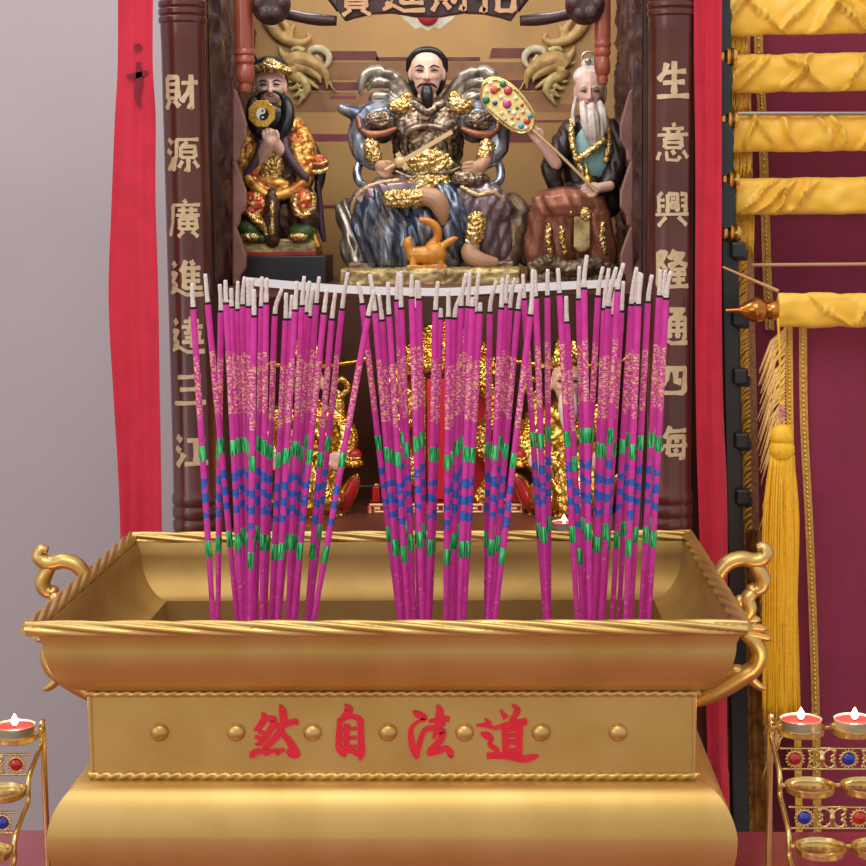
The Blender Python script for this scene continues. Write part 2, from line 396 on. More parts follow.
# paper with printed gold flecks and blue foil, keyed on the stick's own length
SL = .352
def stick_paper():
    t = NT('magenta_stick_paper'); t.set(Roughness=.5)
    co = t.obj(); sx = t.n('SeparateXYZ'); t.l(co, sx.inputs[0])
    z = sx.outputs['Z']
    def band(a, b):
        x = t.n('MapRange'); x.interpolation_type = 'LINEAR'
        m1 = t.n('Math', operation='GREATER_THAN'); t.l(z, m1.inputs[0]); m1.inputs[1].default_value = a
        m2 = t.n('Math', operation='LESS_THAN'); t.l(z, m2.inputs[0]); m2.inputs[1].default_value = b
        m = t.n('Math', operation='MULTIPLY'); t.l(m1.outputs[0], m.inputs[0]); t.l(m2.outputs[0], m.inputs[1]); return m.outputs[0]
    def mul(a, b):
        m = t.n('Math', operation='MULTIPLY'); t.l(a, m.inputs[0]); t.l(b, m.inputs[1]); return m.outputs[0]
    oi = t.n('ObjectInfo'); ad = t.n('VectorMath', operation='ADD'); cx = t.n('CombineXYZ'); t.l(oi.outputs['Random'], cx.inputs['Z'])
    sc3 = t.n('VectorMath', operation='MULTIPLY'); sc3.inputs[1].default_value = (.55, .55, 1.25)
    t.l(co, sc3.inputs[0]); t.l(sc3.outputs[0], ad.inputs[0]); t.l(cx.outputs[0], ad.inputs[1])
    n1 = t.noise(560, 2, ad.outputs[0], .6)
    g = t.ramp(n1, [(.515, (0,) * 3), (.56, (1,) * 3)], 'LINEAR')
    gold = mul(g, band(SL - .104, SL - .045))
    n2 = t.noise(200, 1, ad.outputs[0], .5)
    sn = t.n('Math', operation='SINE'); mm = t.n('Math', operation='MULTIPLY'); t.l(z, mm.inputs[0]); mm.inputs[1].default_value = 2 * PI / .0155; t.l(mm.outputs[0], sn.inputs[0])
    av = t.n('Math', operation='MULTIPLY_ADD'); t.l(sn.outputs[0], av.inputs[0]); av.inputs[1].default_value = .22; t.l(n2, av.inputs[2])
    bl = mul(t.ramp(av.outputs[0], [(.48, (0,) * 3), (.52, (1,) * 3)]), band(SL - .203, SL - .153))
    n3 = t.noise(300, 1, ad.outputs[0], .5)
    low = mul(t.ramp(n3, [(.66, (0,) * 3), (.7, (.7,) * 3)]), band(0, SL - .25))
    base = t.ramp(t.noise(60, 2, ad.outputs[0]), [(.35, lin('ca2a97')), (.65, lin('d838a5'))])
    def mix(fac, a, c):
        x = t.n('Mix', data_type='RGBA'); t.l(fac, x.inputs[0]); t.l(a, x.inputs[6]); x.inputs[7].default_value = lin(c); return x.outputs[2]
    c = mix(gold, base, 'f4cc9c'); c = mix(bl, c, '3c6cd0'); c = mix(low, c, 'd98aa0')
    t.l(c, t.b.inputs['Base Color'])
    mx = t.n('Math', operation='MAXIMUM'); t.l(gold, mx.inputs[0]); t.l(bl, mx.inputs[1])
    m5 = t.n('Math', operation='MULTIPLY'); t.l(mx.outputs[0], m5.inputs[0]); m5.inputs[1].default_value = .55
    t.l(m5.outputs[0], t.b.inputs['Metallic'])
    return t.m
M_STICK = stick_paper()
def foil():
    t = NT('green_foil'); t.set(Roughness=.25, Metallic=.45)
    m = t.n('VectorMath', operation='MULTIPLY'); m.inputs[1].default_value = (1, 1, .08); oi = t.n('ObjectInfo'); a = t.n('VectorMath', operation='ADD'); t.l(t.obj(), m.inputs[0]); t.l(m.outputs[0], a.inputs[0]); t.l(oi.outputs['Random'], a.inputs[1])
    t.l(t.ramp(t.noise(900, 1, a.outputs[0]), [(.36, lin('0b7a3c')), (.5, lin('1fc064')), (.64, lin('6ff0a4'))]), t.b.inputs['Base Color']); return t.m
M_FOIL = foil()
M_TIP = mat('burnt_ash_tip', 'ebe0da', .95, c2='d2c4be', nscale=500, bump=.5, bscale=900)
M_CHAR = mat('charred_ring', '241416', .9)
SR = .0029
def ring(z0, z1, r):
    return MB().lathe([(r * .97, z0), (r, z0 + .0005), (r, z1 - .0005), (r * .97, z1)], seg=12)
me_body = MB().lathe([(SR * .75, 0), (SR * .8, .06), (SR, .14), (SR, SL)], seg=12).build('paper_body', M_STICK)
me_g1 = ring(SL - .142, SL - .128, SR * 1.06).build('foil_band', M_FOIL)
me_g2 = ring(SL - .2325, SL - .217, SR * 1.06).build('foil_band', M_FOIL)
me_ch = ring(SL - .0015, SL + .0008, SR * 1.03).build('charred_ring', M_CHAR)
proto = (me_body.data, me_g1.data, me_g2.data, me_ch.data)
for o in (me_body, me_g1, me_g2, me_ch): bpy.data.objects.remove(o)
ORD = ['first', 'second', 'third', 'fourth', 'fifth', 'sixth', 'seventh', 'eighth', 'ninth', 'tenth', 'eleventh', 'twelfth', 'thirteenth', 'fourteenth', 'fifteenth', 'sixteenth', 'seventeenth', 'eighteenth', 'nineteenth', 'twentieth', 'twenty-first', 'twenty-second', 'twenty-third', 'twenty-fourth', 'twenty-fifth', 'twenty-sixth', 'twenty-seventh']
bund = {0: [], 1: [], 2: []}
for s in STK: bund[0 if s[4] < 350 else (1 if s[4] < 520 else 2)].append(s)
order = sorted(STK, key=lambda s: s[4]); YS = [1.60, 1.675, 1.635, 1.71, 1.6175, 1.6925, 1.655, 1.7275]
depth = {s: YS[i % 8] for i, s in enumerate(order)}
for s in ((220.8,311,219.6,284,218), (415.9,308.6,416.8,280,418.5), (254,315.8,254,289,250), (454.6,318,464,288.7,450)): depth[s] -= .022
for b, nm in ((0, 'left'), (1, 'middle'), (2, 'right')):
    for i, s in enumerate(sorted(bund[b], key=lambda q: q[0])):
        ax, ay, tx, ty, fx = s; Y = depth[s]
        top = P(ax, ay, Y); foot = P(fx, 618, Y); d = (top - foot).normalized(); base = top - d * SL
        q = Vector((0, 0, 1)).rotation_difference(d)
        bits = []
        lean = ax - fx
        bits.append('standing upright' if abs(lean) < 7 else ('leaning right' if lean > 0 else 'leaning left'))
        if abs(tx - ax) > 5: bits.append('with a bent ash tip')
        elif ay - ty < 15: bits.append('with a short ash tip')
        elif ay - ty > 33: bits.append('with a long ash tip')
        t = thing('incense_stick', '%s magenta incense stick from left in the %s bundle, %s' % (ORD[i], nm, bits[0]), 'incense stick', base, 'magenta incense sticks in the gold burner')
        t.rotation_mode = 'QUATERNION'; t.rotation_quaternion = q
        for nmp, me in zip(('paper_body', 'foil_band', 'foil_band', 'charred_ring'), proto):
            o = bpy.data.objects.new(nmp, me); COL.objects.link(o); o.parent = t
            if nmp == 'foil_band': o['label'] = 'shiny green foil band'
        # ash tip: starts along the stick and bends to where the photograph shows its end
        tip = q.inverted() @ (P(tx, ty, Y) - base)
        mid = Vector((tip.x * .3, 0, SL + (tip.z - SL) * .5))
        pts = spline([(0, 0, SL), (tip.x * .08, 0, SL + (tip.z - SL) * .25), tuple(mid), (tip.x, 0, tip.z)], 4)
        n = len(pts); rad = [SR * (.82 - .16 * (k / (n - 1)) + .06 * R.uniform(-1, 1)) for k in range(n)]; rad[-1] = SR * .55
        o = MB().tube(pts, rad, 9).build('ash_tip', M_TIP, t, ang=180); o['label'] = 'pale grey burnt ash tip'
# ------------------------------------------------------------------ room, table, altar cabinet
M_WALL = mat('mauve_wall_paint', 'b9aeb4', .85, c2='b5aab0', nscale=3)
M_FLOOR = mat('floor_tile', 'c0a894', .5)
M_TABLE = mat('red_lacquer_table', '983a46', .2, c2='a5444e', nscale=9, coat=.5, bump=.05, bscale=60)
M_WOOD = mat('dark_lacquered_wood', '5c2822', .3, c2='4a1e19', nscale=7, coat=.3, bump=.05, bscale=40)
M_WOODP = mat('carved_purple_wood', '4a2a2c', .42, c2='38201f', nscale=20, coat=.2)
M_WOODL = mat('reddish_wood', 'a8543f', .32, c2='94452f', nscale=14, coat=.5)
M_WOODM = mat('brown_wood', '6e3d2c', .5, c2='5c2f22', nscale=9, bump=.08, bscale=30)
M_TAN = mat('gilded_lettering', 'd6c09a', .5, .2, c2='c8ae86', nscale=60)
M_CREAM = mat('cream_lettering', 'e0b48c', .45, c2='d8a87c', nscale=40)
M_WOODS = mat('dusky_pink_wood', '8e6058', .35, c2='74463f', nscale=25, coat=.3, bump=.3, bscale=60)
M_WHITE = mat('white_plastic', 'efeef2', .4)
TFAR = P(500, 829.5, 1.95); TY = 1.95 * (1.43 - TABLE_Z) / (1.43 - TFAR.z)
mb = MB().box((0, 2.99, 1.5), (3, .04, 1.5)); struct(mb.build('wall_back', M_WALL, smooth=False))
mb = MB().box((0, .5, -.05), (3, 2.55, .05)); struct(mb.build('floor', M_FLOOR, smooth=False))
table = thing('altar_table', 'glossy red lacquer table under the burner and candle racks', 'table', (bcx, TY - .42, 0))
MB().box((0, 0, .725), (1.0, .42, .025)).build('tabletop', M_TABLE, table, bevel=.006)
for x in (-.9, .9):
    for y in (-.36, .36): MB().box((x, y, .35), (.035, .035, .35)).build('leg', M_TABLE, table, bevel=.004)

YC, YN = 2.15, 2.60
CX = P(431, 300, YC).x
cab = thing('altar_cabinet', 'dark lacquered wooden altar cabinet with two carved columns and a shelf', 'altar', (CX, 2.36, 0))
def crel(mb, root=None): return mb.xf(Matrix.Translation(-Vector((root or cab).location)))
xL, xR = P(189, 250, YC).x, P(670, 250, YC).x
xil, xir = P(216, 300, 2.19).x, P(641, 300, 2.19).x
ztop = P(430, -60, 2.2).z
zsh = P(430, 285, 2.22).z; zfl = P(430, 530, 2.22).z
# columns with rings and characters
CR = 22.3 * K(YC)
for side, x, chars, ys in (('left', xL, '財源廣進達三江', (91, 153, 217, 276, 333, 386, 447)), ('right', xR, '生意興隆通四海', (85, 148, 212, 271, 328, 381, 443))):
    pr = []; z0, z1 = P(430, 600, YC).z, ztop
    def zz(y): return P(430, y, YC).z
    pr = [(CR * 1.12, .45), (CR * 1.12, zz(535)), (CR * 1.05, zz(530))]
    for yy in (523, 510, 497):
        pr += [(CR * 1.0, zz(yy + 6)), (CR * 1.06, zz(yy + 4)), (CR * 1.07, zz(yy)), (CR * 1.06, zz(yy - 4)), (CR, zz(yy - 6))]
    pr += [(CR, zz(480)), (CR * .985, zz(479)), (CR * .985, zz(36)), (CR, zz(35)), (CR, zz(22))]
    for yy in (17, 9, 1): pr += [(CR * 1.0, zz(yy + 4)), (CR * 1.07, zz(yy + 2)), (CR * 1.07, zz(yy - 2)), (CR, zz(yy - 4))]
    pr += [(CR * 1.03, ztop)]
    col = crel(MB().lathe(pr, (x, YC, 0), 40)).build('column', M_WOOD, cab, ang=35)
    for ch, y in zip(chars, ys):
        o = lettering(ch, 38 * K(YC), .0012, 1.5, 1.08, CR * .985 - .0002).build('carved_character', M_TAN, col, ang=30); o['label'] = 'pale gilded column lettering'
        o.location = Vector((x, YC, P(430, y, YC).z)) - cab.location
for px_, a, b in ((703, xir + .011, P(703, 300, 2.2).x), (169, P(169, 300, 2.2).x, xil - .011)):  # added boards; the right one darkens the shaded gap beside the red cloth
    crel(MB().box(((a + b) / 2, 2.40, (.1 + ztop) / 2), ((b - a) / 2, .20, (ztop - .1) / 2))).build('added_side_board', M_WOOD, cab, smooth=False, bevel=.002)
# side walls with shallow carving on the inside
from mathutils import noise as mnoise
def carved(x, y0, y1, z0, z1, nx, amp, sc_, nrm, seed):
    rows = []; ny = int((z1 - z0) / .005); nn = int((y1 - y0) / .005)
    for i in range(ny + 1):
        row = []
        for j in range(nn + 1):
            y = y0 + (y1 - y0) * j / nn; z = z0 + (z1 - z0) * i / ny
            e = min(1, min(i, j, ny - i, nn - j) / 3)
            h = abs(mnoise.noise(Vector((y * sc_ + seed, z * sc_, mnoise.noise(Vector((y * sc_, z * sc_ * .6, seed))) * 1.5))))
            row.append((x + nrm * amp * e * max(0, 1 - 3.2 * h), y, z))
        rows.append(row)
    return MB().grid(rows)
for xi, nrm, seed in ((xil, 1, 1.3), (xir, -1, 5.1)):
    crel(MB().box((xi - nrm * .012, 2.39, (.1 + ztop) / 2), (.011, .215, (ztop - .1) / 2))).build('side_wall', M_WOODP, cab, smooth=False)
    crel(carved(xi, 2.185, 2.59, zsh + .004, ztop, 1, .009, 22, nrm, seed)).build('carved_panel', M_WOODP, cab, ang=180)
    # stile joining wall and column
    crel(MB().box((xi - nrm * .026, YC + .045, (.1 + ztop) / 2), (.016, .018, (ztop - .1) / 2))).build('stile', M_WOOD, cab, smooth=False)
M_DROP = mat('printed_gold_backdrop', 'c49a5e', .6, c2='a87f4c', nscale=5, lo=.35, hi=.7, detail=5)
M_PRINT = mat('printed_maroon_eaves', '5e2c30', .6, c2='7a4038', nscale=25)
M_PRINTB = mat('printed_brown_walls', 'a0744a', .6, c2='8a5f3e', nscale=25)
M_PRINTR = mat('printed_rose_band', '8e3d4c', .6, c2='7a3444', nscale=25)
M_DRAGON = mat('pale_gold_relief', 'c8a468', .5, .15, c2='a98450', nscale=70, bump=.4, bscale=260)
crel(MB().box((CX, YN + .008, (zsh + ztop) / 2), (xir / 2 - xil / 2 + .01, .006, (ztop - zsh) / 2))).build('backdrop', M_DROP, cab, smooth=False)
bd = cab.children[-1]
def printed(name, m, polys, lift):
    mb = MB()
    for pl in polys: mb.prism([(P(x, y, YN).x, P(x, y, YN).z) for x, y in pl], YN + .0021, YN + .002 - lift)
    o = crel(mb).build(name, m, cab, smooth=False); return o
def bar(x0, x1, y0, y1, s=0): return [(x0, y0), (x1, y0), (x1 + s, y1), (x0 - s, y1)]
printed('printed_palace_walls', M_PRINTB, [bar(318, 545, 62, 80), bar(300, 560, 92, 104), bar(285, 575, 104, 112, 2)], .0004)
printed('printed_palace_eaves', M_PRINT, [bar(325, 376, 51, 60, 3), bar(376, 480, 57, 61), bar(492, 532, 48, 58, 3), bar(306, 362, 82, 90, 2), bar(362, 490, 84, 88), bar(492, 552, 80, 90, 2), bar(500, 540, 132, 142)], .0008)
printed('printed_terrace', M_PRINTR, [bar(268, 400, 134, 141), bar(455, 600, 120, 122), bar(330, 356, 96, 99), bar(262, 600, 205, 208)], .0006)
printed('printed_pale_flames', mat('printed_pale_cream', 'd8d2c0', .6, c2='c4b48c', nscale=40), [[(398, 12), (412, 5), (444, 5), (458, 12), (452, 20), (446, 24), (440, 29), (434, 27), (428, 31), (421, 27), (415, 29), (410, 24), (404, 20)]], .0006)
# flaming pearl low on the name board
p = P(428, 14, YN); crel(MB().ell(p, (.016, .006, .017))).build('red_pearl', mat('red_pearl', 'b03038', .4), cab)
# coiling dragons in relief on the backdrop
M_DMANE = mat('pale_green_gold_relief', 'd0bf80', .5, .15, c2='b09a5c', nscale=70, bump=.3, bscale=260)
M_DNOSE = mat('pale_cream_relief', 'd8cfb0', .5, c2='b8b08c', nscale=70)
def dragon(side, name):
    def q(x, y, d=0):
        X = 230 + x / 7.2; X = X if side < 0 else 854 - X
        v = P(X, y / 7.2, YN); return Vector((v.x, YN - .002 - d, v.z))
    k = K(YN) / 7.2; root = None
    for nm, m, groups in (('dragon_relief', M_DRAGON, [
        [(270, -40, 50), (260, 60, 52), (290, 160, 46), (350, 250, 40), (430, 300, 34), (520, 310, 28), (575, 280, 20), (555, 240, 10)], [(330, 120, 16), (410, 190, 24), (420, 260, 26), (400, 300, 20)], [(470, 180, 10), (440, 250, 22), (450, 310, 20)],
        [(410, 480, 50), (470, 430, 58), (560, 440, 56), (640, 480, 44), (690, 540, 30), (700, 600, 16), (698, 650, 5)], [(470, 470, 50), (560, 500, 40), (640, 560, 20), (655, 600, 6)], [(440, 500, 60), (470, 560, 40), (560, 585, 24), (640, 640, 10)],
        [(355, 325, 4), (375, 380, 22), (410, 430, 30)], [(720, 590, 8), (745, 640, 8), (790, 665, 4)]]),
        ('dragon_mane', M_DMANE, [[(440, 370, 10), (480, 345, 20), (540, 370, 22)], [(430, 500, 20), (490, 540, 30), (540, 590, 34), (555, 650, 28), (530, 720, 10)], [(470, 570, 20), (430, 590, 14), (390, 575, 3)], [(500, 610, 22), (455, 640, 14), (420, 630, 3)],
        [(520, 650, 22), (480, 690, 14), (450, 690, 3)], [(530, 690, 20), (505, 740, 12), (480, 765, 3)], [(545, 600, 20), (580, 640, 10), (585, 670, 3)], [(420, 450, 18), (380, 460, 12), (340, 440, 3)], [(430, 400, 18), (400, 390, 10), (370, 360, 3)]]),
        ('dragon_nose', M_DNOSE, [[(575, 400, 12), (580, 370, 22), (620, 352, 26), (670, 360, 28), (710, 395, 26), (715, 440, 22), (690, 480, 16), (665, 470, 8)], [(620, 400, 14), (650, 440, 14), (660, 490, 8)]])):
        mb = MB()
        for g in groups:
            sp = spline(g, 6); mb.tube([q(x, y, .004) for x, y, r in sp], [max(r, 3) * k for x, y, r in sp], 12, flat=.75)
        me = blob(mb, .0013, 1, .4)
        for v in me.vertices: v.co -= cab.location
        o = link(nm, me, m, root or cab, ang=180); root = root or o
        if nm == 'dragon_nose': 
            mb = MB(); mb.ell(q(688, 432, .013), (10 * k, .003, 14 * k)); mb.xf(Matrix.Translation(-Vector(cab.location))).build('dragon_eye', mat('dark_eye', '2a2018', .4), root)
dragon(-1, 'left'); dragon(1, 'right')
# lower compartment, shelf, floor, plinth
crel(MB().box((CX, YN + .008, (zsh + zfl) / 2), (xir / 2 - xil / 2 + .01, .006, (zsh - zfl) / 2))).build('back_panel', M_WOODM, cab, smooth=False)
crel(MB().box((CX, 2.395, zsh - .007), ((xir - xil) / 2, .195, .007))).build('shelf', M_WOODM, cab, bevel=.002)
crel(MB().box((CX, 2.40, zfl - .012), ((xir - xil) / 2, .20, .012))).build('lower_shelf', M_WOODM, cab, bevel=.002)
crel(MB().box((CX, 2.40, (zfl - .024) / 2 + .03), (.352, .22, (zfl - .024) / 2 - .03))).build('cupboard_base', M_WOOD, cab, bevel=.004)
crel(MB().box((CX, 2.40, .05), (.35, .225, .05))).build('plinth', M_WOOD, cab, bevel=.004)
pts = spline([(244, 281), (300, 286), (360, 290), (440, 292), (500, 289), (560, 286), (618, 283)], 6)
mb = MB(); mb.grid([[P(x, y - 4, 2.193) + Vector((0, dy, 0)) for dy in (0, .004)] + [P(x, y + 4, 2.193) + Vector((0, dy, 0)) for dy in (.004, 0)] for x, y in pts], closed_u=True, cap=True)
o = crel(mb).build('edge_strip', M_WHITE, cab, ang=40); o['label'] = 'white plastic strip along the shelf edge'
# carved name board across the top with raised characters
yB = 2.215
bpts = [(336,-60),(336,8),(345,21),(354,18),(372,14),(392,13),(405,15),(416,17),(428,17),(440,17),(451,15),(464,13),(484,14),(502,18),(511,21),(520,8),(520,-60)]
def bp(x, y, Y=yB): v = P(x, y, Y); return (v.x, v.z)
nb = crel(MB().prism([bp(x, y) for x, y in bpts], yB + .012, yB)).build('name_board', M_WOODP, cab, smooth=False, bevel=.002)
for ch, x in zip('寶進財招', (356, 404, 452, 496)):
    o = lettering(ch, 46 * K(yB), .0055, 1.25, 1.0).build('raised_character', M_CREAM, nb, ang=30, bevel=.0008); o['label'] = 'cream raised lettering'
    o.location = Vector((P(x, 0, yB).x, yB, P(x, -7, yB).z)) - cab.location
for s in (-1, 1):
    mb = MB(); c = 428.
    for pts in ([(92, 20, 5), (110, 19, 6), (130, 16, 5.5), (150, 10, 6), (160, 0, 8)], [(88, 8, 5), (100, -6, 4), (112, -20, 5)]):
        sp = spline(pts, 6); mb.tube([Vector((bp(c + s * x, y)[0], yB + .008, bp(c + s * x, y)[1])) for x, y, r in sp], [r * K(yB) for x, y, r in sp], 10)
    crel(mb).build('carved_vine', M_WOODP, cab, ang=180)
    v = P(c + s * 157, 4, 2.19); mb = MB().ell(v, (.025, .014, .026), seg=20); 
    for a in range(6):
        q = a * PI / 3; mb.ell(v + Vector((.014 * math.cos(q), -.010, .014 * math.sin(q))), (.009, .007, .009))
    me = blob(mb, .002, 2)
    for t in me.vertices: t.co -= cab.location
    link('carved_rosette', me, M_WOODP, cab, ang=180)
    xp = 243.5 if s < 0 else 602.5
    k = K(2.2); a = P(xp, 0, 2.2)
    prof = [(9.5, -60), (9.5, 46), (9, 49), (10, 51), (10, 54), (8.6, 56), (9.6, 59), (9.6, 62), (7.5, 65), (9, 70), (9.6, 75), (8.4, 81), (6, 84), (6.6, 88), (5.5, 92), (3, 93)] 
    off = 0 if s < 0 else -8
    crel(MB().lathe([(r * k * (1 if s < 0 else .84), P(xp, y + (off if y > 0 else 0), 2.2).z) for r, y in prof], (a.x, 2.2, 0), 28)).build('hanging_post', M_WOODL, cab, ang=35)
# scalloped inner boards beside the shelf opening
for s, x0 in ((1, 232), (-1, 634)):
    pts = [(0, 88)]
    for y0, y1 in ((88, 160), (160, 225), (225, 285)):
        pts += [(4, y0 + 2), (9, y0 + (y1 - y0) * .25), (14, y0 + (y1 - y0) * .5), (14, y0 + (y1 - y0) * .72), (8, y0 + (y1 - y0) * .86), (7, y1)]
    pts += [(0, 285)]
    v = [(P(x0 + s * x, y, 2.24).x, P(x0, y, 2.24).z) for x, y in pts]
    crel(MB().prism(v, 2.252, 2.24)).build('scalloped_board', M_WOODS, cab, smooth=False, bevel=.003)
# ------------------------------------------------------------------ deity statues
def gm(name, c, c2, rough=.3, metal=.9, ns=120, lo=.42, hi=.6, bump=.5, bs=300, stretch=None):
    return mat(name, c, rough, metal, c2=c2, nscale=ns, lo=lo, hi=hi, bump=bump, bscale=bs, bdist=.0015, stretch=stretch)
G_ORN = gm('gold_ornament', 'f6e4ae', 'c09c5a', .26, .8, 150, .36, .5)
G_PLAIN = gm('plain_gilding', 'e6bb58', 'c89a3c', .28, .95, 40)
G_ARM = gm('bronze_armour', '9c8a76', '5a4a40', .28, .8, 110)
G_BLUE = gm('steel_blue_robe', '4c5668', 'a8aeb8', .27, .65, 70, .46, .62, .4, 110, .14)
G_MAUVE = gm('mauve_silk_robe', 'a08c92', '6e5c62', .3, .6, 70, .4, .65, .4, 110, .14)
G_SILV = gm('grey_silver_cloth', 'bdb3a6', '6d655c', .28, .7, 70, .4, .65, .4, 110, .14)
G_ROCK = gm('bronze_brown_rock', '8c765c', '4f4034', .4, .5, 40, .4, .7, .5, 100)
G_STONE = gm('gilt_stone_base', 'c8b078', '8a744c', .45, .5, 50, .4, .65, .5, 120)
G_SKIN = mat('painted_skin', 'dcb4a2', .5, sss=.1)
G_HAND = mat('tan_painted_skin', 'b48a6c', .45)
G_BLACK = mat('black_lacquer_hair', '15161a', .35)
G_ORNG = gm('orange_gold_robe', 'dcae54', 'a85c2a', .33, .55, 90, .46, .56, .3, 150)
G_RED = mat('painted_red_cloth', 'a8332c', .4, c2='8c241f', nscale=50)
G_REDG = gm('red_gold_brocade', 'b0402c', 'd9b25a', .35, .5, 120, .5, .56, .3, 200)
G_BRN = gm('brown_brocade', '5a3c2e', '3a2722', .35, .3, 60, .4, .6, .3, 150)
G_PURP = mat('purple_trim', '4b3548', .35, .2)
G_GREEN = mat('green_boot', '3f5a2e', .4, c2='2f4722', nscale=40)
G_TEAL = mat('teal_undershirt', '86b0ae', .5, c2='74a09e', nscale=40)
G_WHITE = mat('white_beard', 'd3c9c0', .55, c2='b3a69c', nscale=90, bump=.4, bscale=200)
G_PALE = mat('aged_skin', 'c8a496', .45, c2='bd9688', nscale=60)
G_RUST = gm('rust_silk', 'a0664e', '824e3e', .35, .4, 30, .4, .6, .2, 60)
G_DARK = gm('dark_robe', '3a2c2a', '241c1c', .35, .3, 60, .4, .6, .3, 120)
G_TANM = mat('pale_gilt_metal', 'd8b888', .4, .4)
G_TIGER = mat('amber_glaze', 'd8902c', .3, c2='c27a20', nscale=60, coat=.4)
M_INK = mat('black_ink', '100c0c', .6)
M_LIP = mat('painted_lips', 'b0605a', .5)
M_BLKBASE = mat('black_plinth_lacquer', '1c1f24', .4)

class Fig:
    def __init__(s, name, label, cat, cx, cy, Y, group=None):
        s.cx, s.cy, s.k = cx, cy, K(Y)
        s.Y = Y; s.root = thing(name, label, cat, P(cx, cy, Y), group)
    def p(s, x, y, d=0): return P(x, y, s.Y + d * s.k) - s.root.location
    def fill(s, mb, prims):
        k = s.k
        for q in prims:
            if q[0] == 'e':
                _, x, y, d, rx, ry, rd = q[:7]
                rot = Matrix.Rotation(math.radians(q[7]), 3, 'Y') if len(q) > 7 else None
                mb.ell(s.p(x, y, d), (rx * k, rd * k, ry * k), rot, 16, 10)
            elif q[0] == 'c':
                sp = spline(q[1], 6)
                mb.tube([s.p(x, y, d) for x, y, d, r in sp], [max(r, .3) * k for x, y, d, r in sp], 12, flat=q[2] if len(q) > 2 else None)
                for x, y, d, r in (sp[0], sp[-1]): mb.ell(s.p(x, y, d), (r * k,) * 3, None, 10, 6)
            elif q[0] == 'b':
                _, x, y, d, hx, hy, hd = q[:7]
                rot = Matrix.Rotation(math.radians(q[7]), 3, 'Y') if len(q) > 7 else None
                mb.box(s.p(x, y, d), (hx * k, hd * k, hy * k), rot)
        return mb
    def part(s, name, m, prims, vox=1.3, sm=3, crust=0, cs=.35, parent=None, label=None, fold=None):
        me = blob(s.fill(MB(), prims), vox * s.k, sm)
        if crust or fold:
            nv = len(me.vertices); co = [0.] * (3 * nv); no = [0.] * (3 * nv)
            me.vertices.foreach_get('co', co); me.vertices.foreach_get('normal', no)
            for i in range(nv):
                c = Vector(co[3 * i:3 * i + 3]) / s.k; h = 0
                if crust: h += crust * mnoise.noise(c * cs) + .5 * crust * mnoise.noise(c * cs * 2.3)
                if fold:
                    wv = math.sin((c.x * fold[1] + c.z * fold[2]) * .7 + 2.4 * mnoise.noise(c * .03))
                    h += fold[0] * 1.1 * (abs(wv) ** .7 * (1 if wv > 0 else -1)) * (.55 + .9 * mnoise.noise(c * .06 + Vector((9, 3, 1))))
                h *= s.k
                for q in range(3): co[3 * i + q] += no[3 * i + q] * h
            me.vertices.foreach_set('co', co); me.update()
        o = link(name, me, m, parent or s.root, ang=180)
        if label: o['label'] = label
        return o
    def raw(s, name, m, prims, parent=None, label=None, ang=60):
        o = s.fill(MB(), prims).build(name, m, parent or s.root, ang=ang)
        if label: o['label'] = label
        return o
def hand(x, y, d, ang, r=2.1, L=10, mir=1, curl=3):       # palm, four bent fingers and a thumb as one skin
    ca, sa = math.cos(math.radians(ang)), math.sin(math.radians(ang))
    def t(u, v): return (x + u * ca - v * sa * mir, y + u * sa + v * ca * mir)
    out = [('e', x, y, d, r * 2.9, r * 2.6, r * 1.7, ang)]
    for i, f in enumerate((.85, 1, .95, .72)):
        v = (i - 1.5) * r * 1.35
        a, b, c = t(r * 1.2, v), t(r * 1.2 + L * f * .55, v * 1.05), t(r * 1.2 + L * f * .9, v * .95)
        out.append(('c', [a + (d - 1, r * .95), b + (d - curl, r * .85), c + (d - curl * .4, r * .7)]))
    a, b, c = t(-r, r * 2.2), t(r, r * 3.3), t(r * 3, r * 3.1)
    out.append(('c', [a + (d - 1, r), b + (d - 2, r * .9), c + (d - 3, r * .7)]))
    return out
def face(F, x, y, d, w, h, skin, brow=M_INK, old=False, name='head', extra=()):
    prims = [('e', x, y - h * .12, d + 2, w, h * .80, w * 1.02), ('e', x, y + h * .35, d - 1, w * .74, h * .62, w * .85),
             ('e', x, y + h * .16, d - w * .5, w * .72, h * .3, w * .45), ('c', [(x, y - h * .12, d - w * .95, w * .09), (x, y + h * .12, d - w * 1.06, w * .13), (x, y + h * .24, d - w * 1.10, w * .15)]),
             ('e', x - w * .16, y + h * .26, d - w * .96, w * .1, h * .06, w * .1), ('e', x + w * .16, y + h * .26, d - w * .96, w * .1, h * .06, w * .1),
             ('e', x - w * .98, y + h * .06, d + 2, w * .13, h * .3, w * .25), ('e', x + w * .98, y + h * .06, d + 2, w * .13, h * .3, w * .25),
             ('c', [(x, y + h * .6, d, w * .5), (x, y + h * 1.25, d + 4, w * .6)])] + list(extra)
    hd = F.part(name, skin, prims, .75, 2)
    for sgn in (-1, 1):
        ex = x + sgn * w * .42
        F.raw('eyebrow', brow, [('c', [(ex - sgn * w * .22, y - h * .17, d - w * .94, w * .035), (ex, y - h * .235, d - w * .93, w * .055), (ex + sgn * w * .3, y - h * .16, d - w * .78, w * .03)])], hd)
        F.raw('eye', M_INK, [('c', [(ex - sgn * w * .2, y - h * .02, d - w * .93, w * .03), (ex, y - h * .045, d - w * .92, w * .06), (ex + sgn * w * .24, y - h * .02, d - w * .78, w * .03)])], hd)
    F.raw('lips', M_LIP, [('c', [(x - w * .22, y + h * .43, d - w * .86, w * .04), (x, y + h * .42, d - w * .93, w * .09), (x + w * .22, y + h * .43, d - w * .86, w * .04)])], hd)
    return hd

YS1 = 2.37
